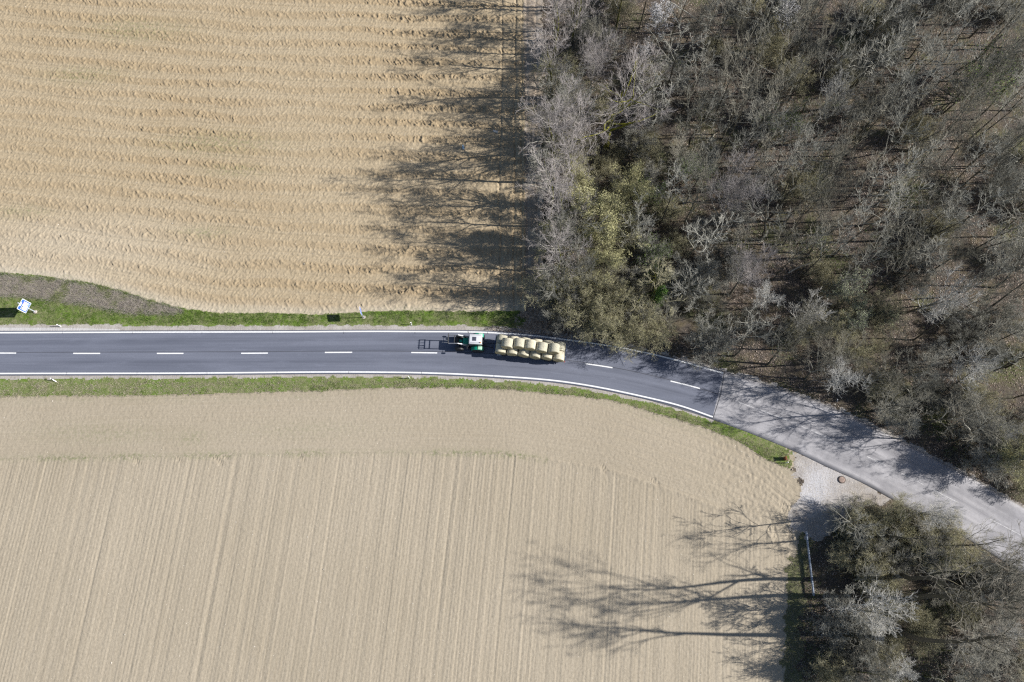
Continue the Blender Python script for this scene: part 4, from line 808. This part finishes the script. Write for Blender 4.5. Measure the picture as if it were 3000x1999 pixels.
# centre line of the bed on the ground
LT = 9.95; hd_ = heading(t1_, t0); cx, cy = (t0.x+t1_.x)/2, (t0.y+t1_.y)/2
tl = empty('bale_trailer', (cx, cy, 0.046), hd_); tag(tl, 'long flat farm trailer with dark blue headboard, loaded with round straw bales', 'trailer')
d = MB(); d.box((0, 0, 0.98), (LT, 2.48, 0.08), 0.01); d.build('deck', Pt['deck'], tl)
d = MB()
for sy in (0.45, -0.45): d.box((0, sy, 0.84), (LT-0.2, 0.12, 0.2))
for k in range(9): d.box((-4.6+k*1.15, 0, 0.89), (0.1, 2.3, 0.1))
d.build('frame', Pt['blue'], tl)
d = MB()
for z_ in (1.10, 1.6, 2.1): d.box((LT/2+0.04, 0, z_), (0.07, 2.46, 0.12))
for y_ in (-1.18, -0.4, 0.4, 1.18): d.box((LT/2+0.04, y_, 1.58), (0.09, 0.09, 1.15))
d.box((LT/2+0.09, 0, 1.35), (0.02, 2.4, 0.45)); d.build('headboard', Pt['blue'], tl)
d = MB()
for y_ in (-1.0, 0, 1.0): d.bar((-LT/2-0.03, y_, 1.0), (-LT/2-0.03, y_, 2.0), 0.04)
d.bar((-LT/2-0.03, -1.1, 1.6), (-LT/2-0.03, 1.1, 1.6), 0.035); d.build('tailboard', Pt['blue'], tl)
d = MB(); d.bar((LT/2-0.6, 0.5, 0.75), (LT/2+1.9, 0.05, 0.55), 0.05); d.bar((LT/2-0.6, -0.5, 0.75), (LT/2+1.9, -0.05, 0.55), 0.05); d.build('drawbar', Pt['black'], tl)
for xx in (3.6, -2.6, -3.75):
    d = MB(); d.cyl((xx, 0, 0.46), 0.06, 2.1, 'Y'); d.box((xx, 0, 0.66), (0.3, 1.4, 0.16)); d.build('axle', Pt['black'], tl)
    for sy in (1, -1): wheel(tl, xx, sy*1.02, 0.46, 0.34, sy, 18)
for sy in (1, -1): d = MB(); d.box((-LT/2-0.05, sy*1.05, 0.86), (0.06, 0.3, 0.13), 0.01); d.build('tail_light', Pt['red'], tl)
# bales
def straw(name, c):
    m = M(name, 0.9, 0.15); ob = m.co((1, 14, 14)); n = m.noise(m.co((5, 40, 5)), 1.0, 5, 0.7); n2 = m.noise(m.co(), 3, 5, 0.7); n3 = m.noise(m.co((30, 6, 30)), 1.0, 4, 0.7)
    oi = m.n('ShaderNodeObjectInfo'); cc = m.mix(oi.outputs['Random'], tuple(x*1.08 for x in c), (c[0]*0.72, c[1]*0.76, c[2]*0.80)); cc = m.mix(m.math('MULTIPLY', m.ramp(n, 0.4, 0.7), 0.5), cc, tuple(x*1.25 for x in c)); cc = m.mix(m.math('MULTIPLY', m.ramp(n2, 0.45, 0.7), 0.65), cc, (0.28, 0.26, 0.20)); cc = m.mix(m.math('MULTIPLY', m.ramp(n3, 0.5, 0.75), 0.35), cc, (0.24, 0.19, 0.09))
    m.color(cc); m.bump(m.math('ADD', n, n3), 0.8, 0.04); return m.m
MSr, MSe = straw('straw_wrap', (0.56, 0.515, 0.395)), straw('straw_end', (0.44, 0.37, 0.22))
def bale_mesh(seed):
    g = np.random.default_rng(seed); seg, nl = 56, 14; r, w = 0.81, 1.28; V = []; F_ = []; mi = []
    prof = [(-w/2+0.03, r*0.25), (-w/2, r*0.55), (-w/2, r*0.86), (-w/2+0.03, r*0.96)]+[(-w/2+0.08+(w-0.16)*k/nl, r) for k in range(nl+1)]+[(w/2-0.03, r*0.96), (w/2, r*0.86), (w/2, r*0.55), (w/2-0.03, r*0.25)]
    lump = g.normal(0, 1, 6)
    for i, (u, rr) in enumerate(prof):
        for k in range(seg):
            a = 2*math.pi*k/seg; q = rr*(1+0.012*sum(lump[j]*math.sin((j+1)*a+j) for j in range(4)))+g.normal(0, 0.006); V.append((q*math.cos(a), u+g.normal(0, 0.008)+0.02*math.sin(3*a+lump[4]), q*math.sin(a)*0.985))
    n = len(prof)
    for i in range(n-1):
        for k in range(seg): F_.append((i*seg+k, i*seg+(k+1) % seg, (i+1)*seg+(k+1) % seg, (i+1)*seg+k)); mi.append(1 if (i < 3 or i >= n-4) else 0)
    V += [(0, -w/2+0.03, 0), (0, w/2-0.03, 0)]; c0, c1 = len(V)-2, len(V)-1
    for k in range(seg): F_.append((c0, (k+1) % seg, k)); F_.append((c1, (n-1)*seg+k, (n-1)*seg+(k+1) % seg)); mi += [1, 1]
    # loose straws standing off the surface
    for _ in range(420):
        a = g.uniform(0, 6.28); u = g.uniform(-w/2, w/2); p = np.array([r*math.cos(a), u, r*math.sin(a)]); d_ = np.array([math.cos(a)*0.5, 0, math.sin(a)*0.5])+g.normal(0, 0.7, 3); d_ = d_/np.linalg.norm(d_)*g.uniform(0.05, 0.13); sd_ = np.cross(d_, g.normal(0, 1, 3)); sd_ = sd_/np.linalg.norm(sd_)*0.006
        k0 = len(V); V += [tuple(p-sd_), tuple(p+sd_), tuple(p+d_)]; F_.append((k0, k0+1, k0+2)); mi.append(0)
    me = bpy.data.meshes.new('bale'); me.from_pydata(V, [], F_); me.materials.append(MSr); me.materials.append(MSe); me.polygons.foreach_set('material_index', mi); me.polygons.foreach_set('use_smooth', [True]*len(F_)); me.update(); return me
BM = [bale_mesh(100+i) for i in range(4)]
PIT = 1.63; pos = ['frontmost', 'second', 'third', 'fourth', 'fifth', 'rearmost']
def bale(lx, ly, lz, label):
    o = bpy.data.objects.new('straw_bale', random.choice(BM)); col.objects.link(o); c, s_ = math.cos(hd_), math.sin(hd_)
    o.location = (cx+lx*c-ly*s_, cy+lx*s_+ly*c, 0.046+lz); e_ = hd_+random.uniform(-0.05, 0.05); o.rotation_mode = 'XYZ'; o.rotation_euler = (0, random.uniform(0, 6.28), 0)
    o.rotation_euler = (Matrix.Rotation(e_, 3, 'Z') @ Matrix.Rotation(random.uniform(0, 6.28), 3, 'Y')).to_euler(); tag(o, label, 'straw bale', 'round straw bales on the trailer')
for i in range(6):
    x_ = LT/2-0.86-i*PIT*1.005
    bale(x_, 0.65+random.uniform(-0.04, 0.04), 1.02+0.79, f'{pos[i]} round straw bale of the lower row on the side of the road centre line')
    bale(x_+random.uniform(-0.03, 0.03), -0.65, 1.02+0.79, f'{pos[i]} round straw bale of the lower row on the side of the field track')
for i in range(5):
    x_ = LT/2-0.86-(i+0.5)*PIT*1.005
    bale(x_+random.uniform(-0.06, 0.06), 0.12*random.uniform(-1, 1), 1.02+0.79+math.sqrt(1.58**2-(PIT/2)**2), ['frontmost', 'second', 'middle', 'fourth', 'rearmost'][i]+' round straw bale in the upper row of the trailer load')

# signs
blue = plain('sign_blue', (0.05, 0.14, 0.55), 0.4, 0.4, var=0.06); wht = plain('sign_white', (0.82, 0.83, 0.85), 0.4, 0.4, var=0.03); blk = plain('sign_black', (0.02, 0.02, 0.05), 0.5); redp = plain('sign_red', (0.55, 0.05, 0.09), 0.5); galv = plain('galvanised_post', (0.55, 0.60, 0.64), 0.4, 0.5, 0.2); conc = plain('concrete_footing', (0.42, 0.37, 0.34), 0.95, 0.1, var=0.3); lbl = plain('sign_light_blue', (0.16, 0.32, 0.75), 0.4, 0.4, var=0.06)
def text(s, size, x, z, parent, mat, name='lettering', y=-0.032):
    cu = bpy.data.curves.new(name, 'FONT'); cu.body = s; cu.size = size; cu.align_x = 'CENTER'; cu.align_y = 'CENTER'; cu.extrude = 0.001; cu.offset = size*0.012; cu.materials.append(mat)
    tmp = bpy.data.objects.new(name, cu); me = bpy.data.meshes.new_from_object(tmp); bpy.data.objects.remove(tmp); me.name = name; me.materials.clear(); me.materials.append(mat)
    o = bpy.data.objects.new(name, me); col.objects.link(o); o.parent = parent; o.location = (x, y, z); o.rotation_euler = (R(90), 0, 0); return o
# board local frame: front faces -y, x to the reader's right, z up
def panel(w, h_, r, z, y0, y1, name, mat, parent):
    t = MB(); pts = []
    for cx_, cz_, a0 in ((w/2-r, h_/2-r, 0), (-w/2+r, h_/2-r, 90), (-w/2+r, -h_/2+r, 180), (w/2-r, -h_/2+r, 270)):
        for k in range(5): a = R(a0+k*22.5); pts.append((cx_+r*math.cos(a), z+cz_+r*math.sin(a)))
    t.prism(pts, y0, y1); return t.build(name, mat, parent)
b1 = PV(105, 915); nrm_dir = R(-20)     # facing east, turned towards the viewer
s1 = empty('speed_limit_sign', (b1.x, b1.y, ground_z(b1.x, b1.y)), nrm_dir+R(90)); tag(s1, 'large blue and white border speed-limit board on a grey post, at the left edge', 'road sign')
W1, H1, Z1 = 1.62, 2.15, 2.85
f = MB(); f.bar((0, 0.07, -0.3), (0, 0.07, 4.15), 0.075, 16); f.cyl((0, 0.07, 4.15), 0.085, 0.06); f.build('post', galv, s1)
f = MB(); f.cyl((0, 0.07, 0.02), 0.34, 0.22, seg=9, r2=0.24, bev=0.03); f.build('footing', conc, s1)
bd = panel(W1, H1, 0.10, Z1, -0.02, 0.0, 'board', wht, s1); panel(W1-0.15, H1-0.15, 0.07, Z1, -0.024, -0.02, 'blue_field', blue, bd)
panel(W1-0.46, H1-0.86, 0.05, Z1-0.19, -0.028, -0.024, 'white_field', wht, bd)
t = MB(); t.cyl((0, -0.026, 0), 0.1, 0.006, 'Y', 32); ov = t.build('country_oval', wht, bd); ov.scale = (2.9, 1, 1.5); ov.location = (0, 0, Z1+0.84)
text('D', 0.24, 0, Z1+0.84, bd, blk)
rows_ = [(Z1+0.26, '50'), (Z1-0.19, '100')]
for z_, s_ in rows_:
    t = MB(); t.cyl((0.33, -0.030, z_), 0.20, 0.004, 'Y', 36); t.build('red_ring', redp, bd); t = MB(); t.cyl((0.33, -0.033, z_), 0.150, 0.004, 'Y', 36); t.build('ring_centre', wht, bd); text(s_, 0.17, 0.33, z_, bd, blk, 'number', -0.036)
panel(0.36, 0.36, 0.03, Z1-0.66, -0.031, -0.027, 'blue_square', lbl, bd).location.x = 0.33; text('130', 0.16, 0.33, Z1-0.66, bd, wht, 'number', -0.033)
t = MB()     # town skyline
for x_, w_, h_ in ((-0.52, 0.09, 0.10), (-0.42, 0.08, 0.20), (-0.32, 0.05, 0.30), (-0.23, 0.10, 0.14), (-0.13, 0.08, 0.22), (-0.05, 0.06, 0.10)): t.box((x_, -0.030, Z1+0.16+h_/2), (w_, 0.004, h_)); t.prism([(x_-w_/2, Z1+0.16+h_), (x_, Z1+0.20+h_), (x_+w_/2, Z1+0.16+h_)], -0.032, -0.028)
t.build('town_symbol', blk, bd, False)
t = MB()     # trees and road
for x_ in (-0.48, -0.28, -0.10): t.cyl((x_, -0.030, Z1-0.14), 0.07, 0.004, 'Y', 14); t.box((x_, -0.030, Z1-0.25), (0.02, 0.004, 0.12))
t.box((-0.29, -0.030, Z1-0.32), (0.5, 0.004, 0.03)); t.build('country_road_symbol', blk, bd, False)
t = MB()     # motorway
t.prism([(-0.48, Z1-0.84), (-0.38, Z1-0.84), (-0.32, Z1-0.50), (-0.36, Z1-0.50)], -0.032, -0.028); t.prism([(-0.10, Z1-0.84), (-0.20, Z1-0.84), (-0.26, Z1-0.50), (-0.22, Z1-0.50)], -0.032, -0.028); t.box((-0.29, -0.030, Z1-0.60), (0.42, 0.004, 0.05)); t.build('motorway_symbol', lbl, bd, False)
b2 = PV(1068, 931)
s2 = empty('border_sign', (b2.x, b2.y, ground_z(b2.x, b2.y)), R(12)+R(90)); tag(s2, 'small blue board with white border on a thin post beside the ploughed field', 'road sign')
f = MB(); f.bar((0, 0.05, -0.3), (0, 0.05, 3.75), 0.045, 14); f.build('post', galv, s2); f = MB(); f.cyl((0.05, 0.08, 0.0), 0.26, 0.12, seg=7, bev=0.02); f.build('footing', conc, s2)
bd2 = panel(1.10, 1.22, 0.07, 3.05, -0.02, 0.0, 'board', wht, s2); panel(1.00, 1.12, 0.05, 3.05, -0.024, -0.02, 'blue_field', blue, bd2)
for k in range(12):
    a = k*math.pi/6; t = MB(); pts = []
    for q in range(10): rr = 0.06 if q % 2 == 0 else 0.026; pts.append((0.33*math.cos(a)+rr*math.sin(q*math.pi/5), 3.05+0.33*math.sin(a)+rr*math.cos(q*math.pi/5)))
    t.prism(pts, -0.028, -0.024); t.build('star', lbl if 0 else plain('star_pale', (0.6, 0.7, 0.9)) if k == 0 else bpy.data.materials['star_pale'], bd2, False)
# delineator posts
pw = plain('white_plastic_post', (0.82, 0.82, 0.82), 0.45, 0.4, var=0.04)
def delineator(px, py, label, tilt=(0, 0), rz=0.0):
    v = PV(px, py); o = empty('delineator_post', (v.x, v.y, ground_z(v.x, v.y)), rz); o.rotation_euler = (tilt[0], tilt[1], rz); tag(o, label, 'marker post', 'white marker posts along the road')
    t = MB(); t.prism([(-0.06, -0.2), (0.06, -0.2), (0.06, 0.68), (-0.06, 0.68)], -0.055, 0.055, 0.012); t.build('post_body', pw, o)
    t = MB(); t.prism([(-0.062, 0.682), (0.062, 0.682), (0.062, 0.90), (-0.062, 0.86)], -0.057, 0.057, 0.01); t.build('black_band', blk, o)
    t = MB(); t.prism([(-0.06, 0.862), (0.06, 0.902), (0.06, 1.04), (-0.06, 0.96)], -0.055, 0.055, 0.012); t.build('post_top', pw, o)
    t = MB(); t.box((0.065, 0, 0.80), (0.012, 0.05, 0.14), 0.004); t.build('reflector', Pt['lightg'], o)
for px, py, lb, tl_ in ((178, 957, 'white marker post on the upper verge near the large blue and white sign', (0, 0)), (1206, 953, 'white marker post on the upper verge ahead of the tractor', (0.1, 0)), (165, 1119, 'tilted white marker post on the lower verge, at the left', (0.35, 0.5)),
                       (1200, 1109, 'white marker post on the lower verge below the tractor', (0, 0)), (1879, 994, 'white marker post at the wood edge behind the bale trailer', (0.0, 0.1)), (2453, 1176, 'white marker post on the verge between wood and old road', (0.1, 0.3)), (2302, 1357, 'white marker post in the grass corner by the gravel apron', (0, 0))): delineator(px, py, lb, tl_, R(180))
# rusty marker box in the grass corner
v = PV(2297, 1345); o = empty('rusty_box', (v.x, v.y, ground_z(v.x, v.y)), 0.1); tag(o, 'small rusty upright cabinet in the green grass corner by the gravel apron', 'cabinet')
rust = plain('rusty_steel', (0.20, 0.085, 0.04), 0.9, 0.2, var=0.5, sc=8); t = MB(); t.box((0, 0, 0.42), (0.14, 0.50, 0.95), 0.015); t.build('body', rust, o); t = MB(); t.box((0, 0, 0.92), (0.20, 0.56, 0.04), 0.01); t.build('lid', rust, o)
# manhole
v = PV(2466, 1406); z_ = ground_z(v.x, v.y); o = empty('manhole', (v.x, v.y, z_+0.03)); tag(o, 'round rusty manhole with dark ring on the grey gravel apron', 'manhole')
t = MB(); t.lathe([(-0.25, 0.42), (-0.25, 0.50), (0.06, 0.50), (0.09, 0.47), (0.09, 0.42), (0.06, 0.40)], seg=40); rg = t.build('ring', plain('dark_concrete_ring', (0.10, 0.08, 0.07), 0.95), o); rg.rotation_euler = (R(90), 0, 0)
t = MB(); t.cyl((0, 0, 0.07), 0.395, 0.08, seg=36, bev=0.01)
for k in range(-3, 4):
    for q in range(-3, 4):
        if k*k+q*q < 10: t.box((k*0.09, q*0.09, 0.112), (0.05, 0.05, 0.012))
t.build('lid', plain('rusty_lid', (0.31, 0.235, 0.20), 0.85, 0.2, var=0.3, sc=6), o)
# guard rail along the foot of the field path
p0, p1 = PV(2357, 1558), PV(2379, 1745); hd2 = heading(p0, p1); L_ = (p1-p0).length
o = empty('guard_rail', (p0.x, p0.y, ground_z(p0.x, p0.y)), hd2); tag(o, 'straight grey-blue metal guard rail between sown field and lower wood', 'guard rail')
t = MB(); t.prism([(0, 0)]*0+[(0.0, 0.52), (L_, 0.52), (L_, 0.84), (0.0, 0.84)], -0.02, 0.02); t.bar((0, -0.05, 0.60), (L_, -0.05, 0.60), 0.05); t.bar((0, -0.05, 0.76), (L_, -0.05, 0.76), 0.05); t.box((L_/2, 0.02, 0.85), (L_, 0.12, 0.02)); t.build('rail', plain('rail_zinc', (0.32, 0.36, 0.43), 0.4, 0.5, 0.3), o)
for k in range(6): t = MB(); t.box((0.25+k*(L_-0.5)/5, 0.07, 0.36), (0.10, 0.06, 1.0), 0.01); t.build('rail_post', plain('post_zinc', (0.35, 0.37, 0.40), 0.6) if k == 0 else bpy.data.materials['post_zinc'], o)
# litter: crumpled sheet and white bucket by the track
def small(name, px, py, size, mat, label, cat):
    v = PV(px, py); g = np.random.default_rng(int(px)); t = MB(); t.box((0, 0, size[2]/2), size, min(size)*0.25)
    for w_ in t.b.verts: w_.co += Vector(g.normal(0, 0.02, 3))
    o = t.build(name, mat, None); o.location = (v.x, v.y, ground_z(v.x, v.y)+0.02); o.rotation_euler = (0, 0, float(g.uniform(0, 3))); tag(o, label, cat)
small('block', 1452, 386, (0.75, 0.35, 0.12), plain('pale_stone', (0.55, 0.52, 0.48), 0.9), 'pale stone block lying on the field margin beside the track', 'stone block')
small('plastic_sheet', 1357, 431, (0.9, 0.22, 0.06), plain('grey_blue_plastic', (0.35, 0.48, 0.58), 0.4), 'grey-blue plastic scrap lying in the tree shadow on the ploughed field', 'plastic scrap')
small('bucket', 1576, 881, (0.32, 0.26, 0.28), plain('white_plastic', (0.8, 0.82, 0.85), 0.4), 'small white box lying in the deep shade where track meets road', 'box')
